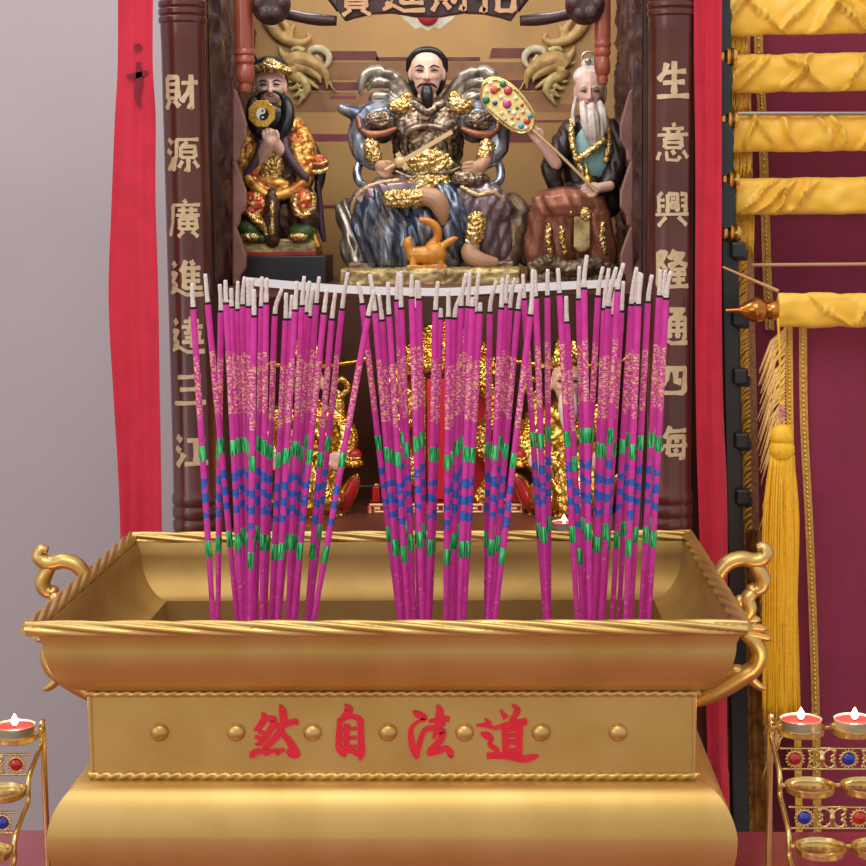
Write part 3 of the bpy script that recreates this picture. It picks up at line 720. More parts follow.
# --- the central seated god
F = Fig('deity_statue', 'large seated god statue in bronze armour with black goatee, centre of upper shelf', 'statue', 428, 284, YS1, 'god statues on the upper shelf')
F.part('stone_base', G_STONE, [('b', 432, 276, -16, 86, 9, 62), ('b', 400, 277, -20, 46, 8, 62), ('b', 480, 278, -18, 38, 8, 62)], 1.6, 1, 1.6, .18)
F.part('rock_ledge', G_ROCK, [('b', 432, 265, 4, 82, 4.5, 42), ('e', 428, 250, 14, 74, 16, 30)], 1.6, 2, 1.5, .2)
F.part('throne_drape', G_SILV, [('c', [(350, 205, 12, 8), (346, 212, 4, 12), (354, 232, -2, 13), (352, 250, -8, 12), (362, 262, -16, 14)]), ('c', [(362, 208, 10, 10), (372, 232, 4, 12), (370, 258, -10, 14)])], 1.4, 3, 0, fold=(1.3, .9, .25))
F.part('throne_drape', G_ROCK, [('c', [(512, 202, 12, 10), (522, 214, 6, 10), (512, 235, 0, 14), (506, 262, -12, 14)]), ('c', [(498, 205, 8, 10), (500, 235, 0, 12), (494, 262, -10, 12)]), ('c', [(520, 210, 8, 8), (528, 232, 4, 7), (524, 258, 0, 8)])], 1.4, 3, 0, fold=(1.3, .8, .3))
F.part('robe', G_BLUE, [('e', 428, 205, 0, 62, 26, 34), ('c', [(415, 195, -18, 20), (380, 203, -32, 21), (372, 228, -30, 20), (382, 256, -28, 18)]), ('c', [(428, 205, -24, 20), (420, 232, -32, 20), (412, 258, -32, 16)]),
       ('c', [(445, 195, -26, 16), (452, 222, -34, 18), (448, 256, -32, 16)]), ('c', [(395, 210, -34, 14), (392, 258, -32, 14)])], 1.4, 3, 0, fold=(1.9, .72, .28))
F.part('outer_skirt', G_MAUVE, [('c', [(458, 198, -20, 17), (485, 200, -30, 19), (498, 208, -30, 15)]), ('c', [(480, 205, -32, 18), (482, 232, -30, 17), (486, 256, -26, 14)]), ('c', [(500, 210, -24, 10), (500, 250, -18, 12)])], 1.3, 3, 0, fold=(1.0, .7, -.3))
F.part('outer_skirt', G_MAUVE, [('c', [(412, 192, -22, 14), (385, 194, -34, 17), (364, 200, -34, 13), (358, 208, -30, 9)])], 1.3, 3, 0, fold=(1.3, .5, .5))
F.part('skirt_trim', G_TANM, [('c', [(352, 212, -38, 2), (354, 202, -42, 2.2), (362, 191, -45, 2.2), (376, 184, -46, 2.2), (398, 180, -42, 2)])], .9, 1, 1.2, .9)
F.part('skirt_trim', G_TANM, [('c', [(462, 187, -44, 2), (478, 195, -48, 2.2), (492, 192, -48, 2.2), (502, 199, -42, 2.2), (506, 206, -38, 1.6)])], .9, 1, 1.2, .9)
F.part('breastplate', G_ARM, [('e', 428, 142, 0, 36, 44, 26), ('e', 428, 117, -2, 46, 20, 23), ('e', 412, 128, -16, 17, 17, 12), ('e', 444, 128, -16, 17, 17, 12), ('e', 428, 172, -4, 36, 20, 26)], 1.2, 2, 1.3, .3)
F.part('collar', G_ARM, [('c', [(400, 112, -12, 5), (414, 104, -18, 5), (428, 112, -24, 5), (442, 104, -18, 5), (458, 112, -12, 5)])], 1, 2, .8, .5)
for x in (401, 461): F.part('shoulder_ornament', G_ORN, [('e', x, 106, -18, 13, 8, 8), ('e', x + (6 if x < 430 else -6), 99, -14, 7, 7, 6)], .9, 1, 2.2, .35)
F.part('belt_plate', G_ORN, [('e', 430, 164, -25, 23, 15, 8)], .9, 1, 2.4, .3)
F.part('apron_plate', G_ORN, [('e', 430, 183, -30, 22, 11, 8), ('e', 415, 186, -30, 9, 8, 7)], .9, 1, 2.4, .3)
F.part('chest_disc', G_ARM, [('c', [(405, 150, -22, 2), (408, 132, -26, 3), (428, 126, -28, 3), (447, 132, -26, 3), (450, 150, -22, 2)])], .9, 2)
F.part('sash', G_ARM, [('c', [(396, 172, -26, 2.5), (412, 178, -31, 2.5), (428, 173, -33, 2.5), (446, 173, -31, 2.5), (460, 168, -24, 2.5)])], .9, 2)
for s in (-1, 1):
    def mx(x): return x if s < 0 else 856 + 2 - x
    F.part('sleeve', G_BLUE, [('c', [(mx(396), 118, 0, 18), (mx(376), 122, -4, 21), (mx(364), 134, -8, 17), (mx(362), 150, -16, 11), (mx(374), 162, -26, 9)]), ('e', mx(382), 128, -8, 16, 15, 14)] + ([('c', [(374, 118, -4, 14), (358, 114, -6, 9), (345, 110, -8, 6), (342, 109, -8, 5)])] if s < 0 else []), 1.1, 3, 0, fold=(.5, .4, .4))
    F.part('shoulder_band', G_RUST, [('c', [(mx(360), 129, -21, 3), (mx(368), 134, -25, 4), (mx(382), 134, -26, 4), (mx(395), 129, -21, 3)]), ('c', [(mx(358), 118, -20, 3), (mx(360), 128, -24, 3)])], 1, 2)
    F.part('shoulder_scales', G_ARM, [('e', mx(378), 121, -16, 17, 11, 13)], .9, 1, 1.8, .55)
    F.part('bracer', G_ORN, [('c', [(mx(371), 146, -26, 8), (mx(374), 158, -30, 8)])], .9, 1, 1.8, .4)
    F.part('scarf', G_SILV, [('c', [(mx(412), 98, 10, 5), (mx(398), 80, 8, 6), (mx(384), 72, 6, 6), (mx(370), 72, 4, 6), (mx(362), 82, 2, 5), (mx(361), 94, 2, 2)]), ('c', [(mx(402), 96, 10, 5), (mx(390), 84, 8, 5), (mx(376), 82, 5, 4), (mx(368), 90, 4, 2)]), ('c', [(mx(396), 104, 10, 7), (mx(384), 96, 8, 6), (mx(374), 98, 6, 5), (mx(372), 108, 4, 4)])], 1.1, 2, 0, fold=(.45, .5, -.8))
    F.part('scarf_loop', G_BLUE, [('c', [(mx(362), 158, -14, 4), (mx(357), 172, -22, 4.5), (mx(362), 184, -30, 4.5), (mx(380), 187, -34, 4)])], 1, 2)
F.part('hand', G_HAND, hand(382, 167, -38, 10, 2.6, 9), .8, 2)
F.part('hand', G_HAND, hand(477, 168, -38, 172, 2.7, 12, -1, 2) + [('c', [(486, 160, -32, 6), (480, 167, -37, 7)])], .8, 2)
F.part('held_bowl', G_ARM, [('e', 470, 180, -32, 20, 8, 15), ('e', 466, 176, -34, 14, 6, 12)], 1, 2, 1, .4)
F.raw('sword', G_TANM, [('c', [(386, 170, -42, 2), (400, 162, -43, 2.2)]), ('b', 426, 147, -44, 29, 2.1, 1.2, -29.5), ('b', 402, 161, -44, 2.5, 9, 2, -29.5), ('e', 400, 162, -44, 6, 6, 3)])
F.part('greave', G_ORN, [('c', [(390, 199, -50, 8), (404, 199, -53, 9), (420, 197, -54, 9)])], .9, 1, 2.4, .3)
F.part('foot', G_HAND, [('c', [(424, 196, -53, 9), (436, 200, -55, 10), (442, 212, -54, 8), (443, 222, -52, 4)])], 1, 2)
F.part('greave', G_ORN, [('c', [(478, 220, -44, 10), (474, 236, -46, 9), (472, 244, -45, 7)])], .9, 1, 2.4, .3)
F.part('foot', G_HAND, [('c', [(472, 246, -45, 8), (470, 254, -48, 9), (480, 260, -50, 8), (494, 262, -48, 5)])], 1, 2)
hd = face(F, 427, 71.5, -8, 17, 26, G_SKIN)
F.part('hair', G_BLACK, [('e', 427, 61, 3, 19.5, 14.5, 18), ('e', 427, 76, 9, 19.5, 24, 14), ('c', [(410, 60, -10, 4), (408, 70, -6, 2.5)]), ('c', [(444, 60, -10, 4), (446, 70, -6, 2.5)]), ('c', [(409, 60, -11, 3), (417, 52, -15, 3.2), (427, 50, -16, 3.4), (437, 52, -15, 3.2), (445, 60, -11, 3)])], .9, 2, parent=hd)
F.raw('beard', G_BLACK, [('c', [(427, 90, -24, 5.5), (427, 97, -25, 6.3), (428, 107, -24, 4.5), (429, 118, -22, .8)])], hd)
F.raw('moustache', G_BLACK, [('c', [(426, 83.5, -25.5, .9), (421, 84.5, -24.5, 1.3), (417, 88, -22, .6)]), ('c', [(428, 83.5, -25.5, .9), (433, 84.5, -24.5, 1.3), (437, 88, -22, .6)])], hd)

# --- the small amber beast in front of it
F = Fig('beast_figurine', 'small amber glazed beast with a curled tail at the big god statue\'s feet', 'figurine', 427, 266, YS1 - .086)
F.part('body', G_TIGER, [('c', [(413, 254, 0, 7), (424, 255, -1, 9), (438, 255, 0, 9)]), ('e', 434, 254, -4, 11, 11, 7), ('c', [(412, 256, 0, 6), (409, 248, -1, 5), (408, 243, -2, 4.5)]), ('c', [(406, 245, -2, 3.5), (407, 241, -2, 3.5), (410, 238, -2, 2)]),
       ('c', [(440, 252, 0, 6), (443, 246, 0, 4), (452, 240, 0, 3.5), (457, 238, 0, 1.5)]), ('c', [(430, 246, 2, 4.5), (437, 238, 2, 4.5), (437, 229, 1, 4.5), (430, 222, 0, 4), (421, 220, 0, 3)]),
       ('c', [(414, 257, -3, 4), (413, 265, -4, 3.8)]), ('c', [(416, 254, 4, 4), (418, 265, 4, 3.5)]), ('c', [(438, 256, -4, 4), (441, 265, -5, 3.5)]), ('c', [(440, 256, 4, 4), (443, 265, 4, 3.5)]), ('b', 427, 267, 0, 20, 2, 8)], .9, 2)

# --- bearded god with the mirror, left
F = Fig('deity_statue', 'seated statue in orange gold robes holding an octagonal mirror, on black plinth', 'statue', 281, 255, YS1, 'god statues on the upper shelf')
F.part('gilt_base', G_STONE, [('b', 280, 248, -2, 39, 6, 34), ('b', 280, 241, -2, 36, 2.5, 31)], 1.2, 1, .6, .4)
F.raw('red_base_line', G_RED, [('b', 280, 253.2, -2, 39.5, 1.8, 34.5)])
F.part('robe', G_BRN, [('e', 281, 170, 6, 34, 44, 24), ('e', 279, 215, -4, 36, 32, 26), ('c', [(262, 190, -10, 16), (256, 212, -24, 15), (254, 236, -22, 13)]), ('c', [(296, 190, -10, 16), (304, 212, -24, 15), (304, 236, -22, 13)]), ('e', 281, 136, 4, 26, 16, 18)], 1.2, 3, 0, fold=(1.0, .7, .3))
F.part('sleeve', G_ORNG, [('c', [(258, 132, 2, 12), (248, 150, -6, 13), (247, 172, -14, 11), (254, 182, -20, 8)]), ('c', [(262, 150, -16, 8), (252, 170, -20, 9)])], 1.1, 2, .9, .3)
F.part('sleeve', G_ORNG, [('c', [(295, 126, 2, 10), (304, 146, -6, 11.5), (308, 168, -12, 9), (303, 182, -18, 8)]), ('c', [(294, 140, -14, 7), (303, 172, -18, 8), (306, 184, -16, 5)])], 1.1, 2, .9, .3)
F.part('chest_ornament', G_ORN, [('e', 272, 160, -19, 13, 26, 8), ('e', 266, 182, -22, 16, 6, 7)], .9, 1, 2, .35)
F.part('lapel', G_PURP, [('c', [(258, 128, -18, 4), (261, 146, -24, 4.5), (255, 162, -26, 4.5), (247, 174, -26, 4)])], .9, 2)
F.part('lapel', G_PURP, [('c', [(286, 128, -18, 4), (285, 146, -24, 4.5), (292, 162, -26, 4.5), (306, 178, -26, 4)])], .9, 2)
F.part('sash', G_ORNG, [('c', [(248, 178, -26, 5), (258, 190, -32, 6), (272, 196, -34, 6), (290, 192, -32, 6), (302, 184, -28, 5)]), ('e', 270, 184, -26, 20, 7, 8)], 1, 2)
F.part('apron', G_BRN, [('c', [(272, 196, -34, 8), (272, 218, -38, 8), (272, 240, -36, 8)])], 1, 2, .6, .4)
F.part('apron_studs', G_ORN, [('c', [(272, 202, -43, 2), (272, 212, -45, 2.6), (272, 222, -45, 2), (272, 233, -44, 3)])], .8, 1, 1, .6)
F.part('knee_brocade', G_REDG, [('e', 255, 205, -34, 14, 14, 10), ('c', [(250, 210, -38, 7), (262, 226, -38, 5)])], 1, 2, 1.2, .35)
F.part('knee_brocade', G_REDG, [('e', 303, 204, -36, 13, 15, 10)], 1, 2, 1.2, .35)
F.part('cloud_trim', G_ORN, [('c', [(246, 208, -40, 2.5), (254, 220, -44, 3), (262, 224, -45, 3), (266, 234, -42, 2.5)])], .8, 1, 1.4, .5)
F.part('cloud_trim', G_ORN, [('c', [(296, 196, -44, 2.5), (295, 208, -46, 3), (303, 216, -46, 3), (313, 206, -44, 2.5), (312, 194, -42, 2)])], .8, 1, 1.4, .5)
F.part('boot', G_GREEN, [('e', 250, 230, -32, 12, 11, 14), ('c', [(252, 236, -36, 6), (262, 238, -40, 4)])], 1, 2)
F.part('boot', G_GREEN, [('e', 302, 232, -32, 13, 10, 14)], 1, 2)
for x in (250, 298): F.part('boot_toe', G_ORN, [('e', x, 237, -44, 10, 4.5, 5)], .8, 1, 1, .5)
F.part('gold_hem', G_PLAIN, [('c', [(311, 214, -28, 2), (313, 232, -30, 3), (318, 246, -30, 3.5)])], .8, 2)
F.part('ribbon', G_PURP, [('c', [(318, 182, -10, 3), (320, 205, -8, 3), (321, 225, -8, 4), (324, 240, -8, 2.5)])], .8, 2)
F.part('dark_sleeve', G_BLACK, [('c', [(300, 130, 8, 6), (312, 148, 4, 6), (320, 172, -6, 6), (318, 190, -8, 4)])], 1, 2)
F.part('held_ingot', G_REDG, [('e', 319, 163, -14, 9.5, 8, 9), ('e', 311, 168, -14, 8, 7, 8)], .8, 1, .8, .5)
F.part('ingot_gilding', G_ORN, [('c', [(312, 172, -22, 2.5), (320, 172, -24, 2.8), (327, 169, -22, 2.5)]), ('c', [(314, 164, -23, 1.5), (321, 164, -24, 1.8), (328, 161, -21, 1.4)])], .7, 1, .6, .6)
hd = face(F, 270, 85.5, -6, 15.5, 23, G_SKIN)
F.part('hat', G_BLACK, [('e', 271, 68, 2, 18, 12, 16), ('e', 272, 82, 8, 17, 18, 12)], .9, 2, parent=hd)
F.part('crown_ornament', G_ORN, [('c', [(255, 70, -14, 4), (262, 68, -20, 5), (270, 66, -22, 7), (279, 68, -20, 5), (288, 71, -14, 4)]), ('e', 270, 63, -18, 6, 5, 4)], .8, 1, 1.8, .4, parent=hd)
F.part('beard', G_BLACK, [('c', [(256, 97, -14, 3), (253, 104, -18, 6), (253, 118, -22, 7), (258, 130, -24, 7), (262, 137, -24, 4)]), ('c', [(284, 97, -14, 3), (287, 104, -18, 6), (288, 118, -22, 6.5), (284, 130, -24, 6), (282, 138, -22, 4)]), ('e', 270, 117, -18, 16, 14, 8), ('c', [(257, 100, -17, 2.4), (260, 94, -20, 2), (268, 90.5, -22.5, .9)]), ('c', [(283, 100, -17, 2.4), (280, 94, -20, 2), (272, 90.5, -22.5, .9)])], .8, 2, parent=hd)
F.part('hand', G_SKIN, hand(270, 140, -34, -100, 2.5, 9, 1, 2) + [('c', [(270, 142, -34, 6), (266, 150, -28, 7), (260, 160, -22, 6)]), ('c', [(273, 140, -33, 6), (280, 150, -26, 6)])], .8, 2)
k = F.k
oct_ = [F.p(267 + 14.2 * math.cos(a * PI / 4 + PI / 8), 116 + 14.2 * math.sin(a * PI / 4 + PI / 8)) for a in range(8)]
y0 = -40 * k
mir = MB().prism([(v.x, v.z) for v in oct_], y0 + 3 * k, y0).build('octagonal_mirror', G_PLAIN, F.root, smooth=False, bevel=.0008)
c = F.p(268, 116.5); Rr = 6.2 * k
def halfcurve(n=24, small=8):
    pts = [(c.x + Rr * math.sin(q), c.z + Rr * math.cos(q)) for q in [PI * i / n for i in range(n + 1)]]
    pts += [(c.x - Rr / 2 * math.sin(q), c.z - Rr / 2 - Rr / 2 * math.cos(q)) for q in [PI - PI * i / small for i in range(small + 1)]][1:] if False else []
    pts += [(c.x - Rr / 2 * math.sin(PI * i / small), c.z - Rr / 2 - Rr / 2 * math.cos(PI * i / small)) for i in range(1, small + 1)]
    pts += [(c.x + Rr / 2 * math.sin(PI * i / small), c.z + Rr / 2 - Rr / 2 * math.cos(PI * i / small)) for i in range(1, small)]
    return pts
MB().lathe([(Rr, 0), (Rr, -.7 * k)], (c.x, y0, c.z), 40, 'y').build('mirror_disc', mat('white_enamel', 'e8e6e0', .35), mir, smooth=False)
MB().prism(halfcurve(), y0 - .6 * k, y0 - 1.0 * k).build('dark_swirl', M_INK, mir, smooth=False)
MB().lathe([(Rr * .17, 0), (Rr * .17, -.4 * k)], (c.x, y0 - .9 * k, c.z + Rr / 2 * -1), 14, 'y').build('light_dot', MATS['white_enamel'], mir, smooth=False)
MB().lathe([(Rr * .17, 0), (Rr * .17, -.4 * k)], (c.x, y0 - .65 * k, c.z + Rr / 2), 14, 'y').build('dark_dot', M_INK, mir, smooth=False)
o = MB(); kk = K(YS1)
for nm in (1,):
    b = P(286, 285, YS1); o.box(b + Vector((0, 0, 15 * kk)), (44 * kk, 40 * kk, 14.6 * kk))
    o = o.xf(Matrix.Translation(-b)).build('plinth_block', M_BLKBASE, None, smooth=False, bevel=.0015); o.location = b
    tag(o, 'black block on the upper shelf under the statue with the octagonal mirror', 'plinth')

# --- old man with the white beard, right
F = Fig('deity_statue', 'old god statue with long white beard holding a jewelled fan, upper shelf right', 'statue', 582, 284, YS1, 'god statues on the upper shelf')
F.part('rock_base', G_ROCK, [('e', 575, 272, -4, 48, 10, 32), ('b', 575, 278, 0, 46, 6, 32), ('c', [(535, 268, -26, 8), (550, 262, -32, 8), (570, 268, -36, 8), (595, 264, -34, 8), (612, 270, -26, 7)])], 1.3, 2, 2.2, .22)
F.part('robe', G_DARK, [('e', 591, 165, 4, 30, 52, 22), ('e', 590, 128, 4, 26, 15, 17), ('e', 590, 200, -2, 32, 26, 24)], 1.2, 3, 0, fold=(.8, .7, .2))
F.part('skirt', G_RUST, [('c', [(548, 206, -24, 17), (568, 205, -30, 18), (592, 206, -24, 16)]), ('c', [(545, 210, -22, 15), (540, 232, -20, 14), (536, 256, -18, 13)]), ('c', [(562, 215, -26, 18), (560, 256, -24, 16)]), ('c', [(592, 215, -24, 18), (602, 258, -22, 16)]), ('e', 578, 240, -16, 30, 28, 18)], 1.2, 3, 0, fold=(.9, .6, .25))
F.part('undershirt', G_TEAL, [('e', 593, 152, -13, 20, 28, 8)], 1, 2)
F.part('collar_trim', G_ORN, [('c', [(572, 118, -12, 2.5), (572, 140, -20, 3), (577, 160, -24, 3), (586, 178, -24, 3)])], .8, 1, 1.2, .5)
F.part('collar_trim', G_ORN, [('c', [(606, 118, -12, 2.5), (609, 140, -18, 3), (606, 160, -22, 3)])], .8, 1, 1.2, .5)
F.part('sash', G_ORN, [('c', [(578, 160, -27, 3.5), (588, 153, -29, 3.8), (604, 141, -25, 3.5)])], .8, 1, 1, .5)
F.part('belt', G_BLACK, [('c', [(566, 196, -22, 5), (584, 199, -28, 6), (604, 196, -24, 5)])], .9, 2)
F.part('belt_buckle', G_ORN, [('e', 586, 214, -44, 6, 7, 4), ('e', 571, 213, -44, 3, 3, 3)], .7, 1, 1, .5)
F.part('apron', G_STONE, [('b', 582, 232, -42, 8, 15, 2), ('e', 582, 245, -42, 8, 7, 2.2)], .7, 2)
for x, y in ((549, 240), (563, 238), (603, 238)): F.part('skirt_ornament', G_ORN, [('c', [(x, y - 14, -40, 2.5), (x - 1, y, -43, 3), (x + 2, y + 14, -41, 2.5)])], .8, 1, 1.8, .45)
F.part('sleeve', G_DARK, [('c', [(572, 130, 2, 12), (560, 150, -8, 12), (552, 168, -18, 11), (556, 186, -20, 8)])], 1.1, 2, 0, fold=(.8, .8, .3))
F.part('sleeve', G_DARK, [('c', [(608, 130, 2, 12), (616, 155, -6, 12), (612, 178, -16, 11), (604, 190, -24, 7)])], 1.1, 2, 0, fold=(.8, .8, .3))
F.part('hand', G_SKIN, hand(537, 138, -34, -118, 2.1, 12, 1, 2) + [('c', [(556, 164, -26, 6), (548, 153, -30, 5.5), (539, 142, -34, 4.5)])], .75, 2)
F.part('hand', G_SKIN, hand(594, 188, -36, 165, 2.2, 11, -1, 2) + [('c', [(610, 186, -30, 5), (598, 188, -35, 5)])], .75, 2)
F.part('gourd', G_PLAIN, [('e', 588, 181, -34, 5, 6, 5), ('e', 587, 173, -34, 3, 4, 3), ('c', [(587, 168, -34, 1.5), (585, 164, -34, 1)])], .7, 2)
hd = face(F, 590, 92, -6, 15, 25, G_PALE, G_WHITE)
F.part('hair', G_WHITE, [('e', 590, 77, 2, 17, 12, 16), ('e', 591, 92, 8, 16, 22, 11)], .9, 2, parent=hd)
F.part('beard', G_WHITE, [('c', [(583, 104, -19, 3.5), (585, 116, -24, 5), (589, 132, -25, 5), (594, 146, -24, 2)]), ('c', [(592, 106, -21, 4), (594, 120, -26, 6), (595, 134, -26, 5), (596, 147, -24, 1.5)]), ('c', [(600, 104, -18, 3.5), (603, 116, -22, 4.5), (602, 130, -24, 4.5), (598, 146, -24, 2)])], .8, 2, 0, parent=hd, fold=(.45, 2.2, .1))
F.part('side_lock', G_WHITE, [('c', [(576, 98, -10, 1.8), (573, 112, -12, 2), (574, 126, -16, 1.4)])], .7, 2, parent=hd)
v = F.p(588, 58, 0); mb = MB(); kk = F.k
mb.tube([v + Vector((6 * kk * math.cos(q), 0, 6 * kk * math.sin(q))) for q in [2 * PI * i / 20 for i in range(20)]], 1.1 * kk, 8, closed=True)
mb.build('topknot_ring', G_SILV, hd); F.part('topknot', G_WHITE, [('e', 588, 64, 0, 7, 6, 6)], .8, 2, parent=hd)
F.part('topknot_gem', G_SILV, [('e', 588, 61, -6, 3.5, 3.5, 3)], .7, 1, parent=hd)
F.raw('fan_staff', G_TANM, [('c', [(526, 124, -41, 1.5), (560, 155, -42, 1.5), (597, 192, -43, 1.6)])])
fan = spline([(481, 96, 0), (484, 84, 0), (494, 80, 0), (505, 83, 0), (516, 91, 0), (526, 103, 0), (534, 117, 0), (532, 128, 0), (522, 133, 0), (510, 129, 0), (496, 118, 0), (485, 107, 0)], 5, True)
M_FAN = mat('cream_fan_enamel', 'e8d690', .4, c2='d6bd6a', nscale=160, bump=.3, bscale=300)
fn = MB().prism([(F.p(x, y).x, F.p(x, y).z) for x, y, _ in fan], -39 * F.k, -42 * F.k).build('fan', M_FAN, F.root, smooth=False, bevel=.0012)
mb = MB(); mb.tube([F.p(x, y, -42) for x, y, _ in fan], 1.2 * F.k, 6, closed=True); mb.build('fan_rim', G_ORN, fn, ang=180)['label'] = 'beaded gold fan rim'
for x, y, r, cc in ((494, 90, 4, 'c04848'), (508, 91, 4.2, 'b8323e'), (507, 104, 4.4, 'b8407a'), (503, 84, 3.5, '2f6a4c'), (486, 100, 3.8, '2f6a4c'), (527, 121, 3.6, 'c0442e'), (521, 126, 3, '3aa0c0'), (530, 116, 2.6, '3aa0b0'), (495, 103, 2.6, '32506a'), (517, 108, 1.8, '4a6a3a'), (518, 118, 2, 'd89aa0'), (502, 113, 2, 'e8d8b0'), (512, 118, 1.8, 'e08a60'), (516, 98, 2, 'f0e8c8'), (523, 112, 2, 'd8a8a0'), (501, 97, 2.2, 'f0e8c8'), (490, 83, 2.4, 'f0e8c8'), (487, 91, 2, 'f0e8c8'), (514, 113, 2.2, 'f0e8c8'), (509, 111, 1.6, '3aa0b0'), (513, 124, 2, 'f0e8c8'), (505, 119, 1.8, 'd8a8a0'), (522, 105, 1.8, 'c0442e'), (526, 128, 2, 'f0e8c8'), (499, 89, 1.6, '4a6a3a')):
    m = mat('fan_jewel_' + cc, cc, .12, coat=.6)
    F.raw('jewel', m, [('e', x, y, -42, r, r, 2)], fn, ang=180)
# ------------------------------------------------------------------ lower compartment: two gilded earth gods, tablet, tealights
G_GOLDF = gm('gilded_figure', 'ecca70', 'b8862e', .24, .9, 45, .36, .55, .3, 120)
M_PINKF = mat('pale_pink_face', 'd8b0a6', .45)
M_REDL = mat('red_lacquer', 'a81c24', .3, c2='94161e', nscale=30)
YL = 2.36
def gold_god(cx, mir, white, lab):
    F = Fig('gilded_deity_statue', lab, 'statue', cx, 529, YL, 'gilded statues in the lower compartment')
    X = lambda x: cx + mir * (x - 306)
    F.part('base', G_GOLDF, [('b', cx, 523, 0, 44, 5, 34), ('e', cx, 514, 0, 46, 12, 32)], 1.4, 1, 2.4, .25)
    F.part('robe', G_GOLDF, [('e', cx, 455, 2, 40, 62, 24), ('e', cx, 420, 2, 36, 22, 22), ('c', [(X(290), 470, -12, 20), (X(284), 500, -22, 16)]), ('c', [(X(322), 470, -12, 20), (X(328), 500, -22, 16)]), ('c', [(cx, 470, -20, 14), (cx, 510, -26, 10)])], 1.3, 2, 1.3, .25, fold=(1.6, .5, .3))
    for sx in (-1, 1):
        F.part('sleeve', G_GOLDF, [('c', [(X(306 + sx * 28), 415, 0, 13), (X(306 + sx * 40), 440, -10, 13), (X(306 + sx * 32), 462, -20, 11)])], 1.2, 2, 1.6, .35)
        F.part('hand', M_PINKF, hand(X(306 + sx * 30), 458, -34, 90, 2.4, 9, sx, 2), .8, 2)
        v = F.part('hanging_sleeve', G_GOLDF, [('e', X(306 + sx * 42), 494, -14, 9, 24, 6, -sx * mir * -24)], .9, 2)
        F.part('red_lining', M_REDL, [('e', X(306 + sx * 43), 494, -18, 6.5, 20, 4, -sx * mir * -24)], .8, 2, parent=v)
    F.part('scroll_ornament', G_GOLDF, [('c', [(X(332), 398, -6, 3), (X(340), 396, -8, 3.5), (X(348), 388, -8, 3.5), (X(342), 379, -8, 3.5), (X(334), 384, -8, 3), (X(337), 391, -8, 2)]), ('c', [(X(338), 400, -4, 7), (X(338), 430, -6, 9)])], .9, 1, .8, .4)
    F.raw('hat_wing', G_GOLDF, [('c', [(X(318), 367, 0, 3), (X(340), 364, -2, 3.4), (X(360), 361, -2, 3), (X(364), 359, -2, 3.8)])])
    F.raw('hat_wing', G_GOLDF, [('c', [(X(294), 367, 0, 3), (X(272), 364, -2, 3.4), (X(252), 361, -2, 3), (X(248), 359, -2, 3.8)])])
    hd = face(F, cx, 382, -6, 17, 24, M_PINKF, G_WHITE if white else M_INK)
    F.part('hat', G_GOLDF, [('e', cx, 360, 0, 19, 11, 18), ('c', [(cx - 9, 356, -8, 6), (cx - 7, 342, -8, 5), (cx - 5, 336, -8, 2.5)]), ('c', [(cx + 9, 356, -8, 6), (cx + 8, 346, -8, 5), (cx + 6, 341, -8, 2.5)]), ('b', cx, 350, 4, 14, 9, 10)], 1, 1, 1.2, .4, parent=hd)
    F.part('beard', G_WHITE if white else G_BLACK, [('c', [(cx - 5, 396, -22, 4), (cx - 5, 412, -25, 5), (cx - 1, 432, -26, 3)]), ('c', [(cx + 5, 396, -22, 4), (cx + 5, 412, -25, 5), (cx + 1, 432, -26, 3)]), ('e', cx, 400, -20, 9, 8, 6)], .9, 2, parent=hd)
    F.part('held_treasure', M_REDL, [('e', X(354), 455, -20, 8, 7, 8)], .8, 1)
    F.part('treasure_rim', G_GOLDF, [('c', [(X(346), 463, -24, 3), (X(354), 465, -28, 3.2), (X(361), 463, -24, 3)]), ('c', [(X(348), 458, -26, 1.6), (X(354), 459, -28, 1.8), (X(360), 458, -26, 1.6)])], .8, 1, .8, .5)
    return F
gold_god(306, 1, False, 'gilded seated statue with black beard in the lower compartment, behind the left incense')
gold_god(568, -1, True, 'gilded seated statue with white beard in the lower compartment, behind the right incense')
# tablet
T = Fig('spirit_tablet', 'red tablet with gilded carved frame on a red stand between the gilded statues', 'tablet', 446, 529, YL + .03)
def tb(name, m, x0, x1, y0, y1, d, hd, parent=None, bevel=.0012):
    o = T.fill(MB(), [('b', (x0 + x1) / 2, (y0 + y1) / 2, d, (x1 - x0) / 2, (y1 - y0) / 2, hd)]).build(name, m, parent or T.root, smooth=False, bevel=bevel); return o
tb('stand_foot', M_REDL, 384, 508, 514, 529, -6, 18)
mt = tb('stand_band', M_REDL, 368, 525, 502, 516, -8, 22)
M_MEAN = mat('gilded_line', 'e8d0a0', .45, .2)
for i in range(8):
    x = 370 + i * 19.5; key = [(x, 513), (x, 505), (x + 15, 505), (x + 15, 512), (x + 5, 512), (x + 5, 508.5), (x + 10, 508.5)]
    k = T.k; mb = MB(); mb.tube([T.p(a, b, -30.2) for a, b in key], 1.5 * k, 4)
    mb.build('meander_key', M_MEAN, mt, smooth=False)
for x in (376, 516):
    p_ = tb('corner_post', M_REDL, x - 3.5, x + 3.5, 486, 502, -24, 3.5); T.raw('post_cap', G_GOLDF, [('e', x, 485, -24, 4.2, 2.6, 4.2)], p_)
tb('tablet_back', M_REDL, 384, 508, 372, 502, 6, 6)
pn = tb('tablet_panel', mat('bright_red_panel', 'c01c28', .4), 427, 466, 378, 500, -2, 3)
for x in (402, 490):
    T.part('carved_pillar', G_GOLDF, [('c', [(x - 10, 500, -8, 9), (x + 8, 470, -10, 10), (x - 8, 440, -10, 10), (x + 8, 410, -10, 10), (x - 6, 380, -10, 10), (x, 362, -8, 8)])], 1.1, 1, 3, .3)
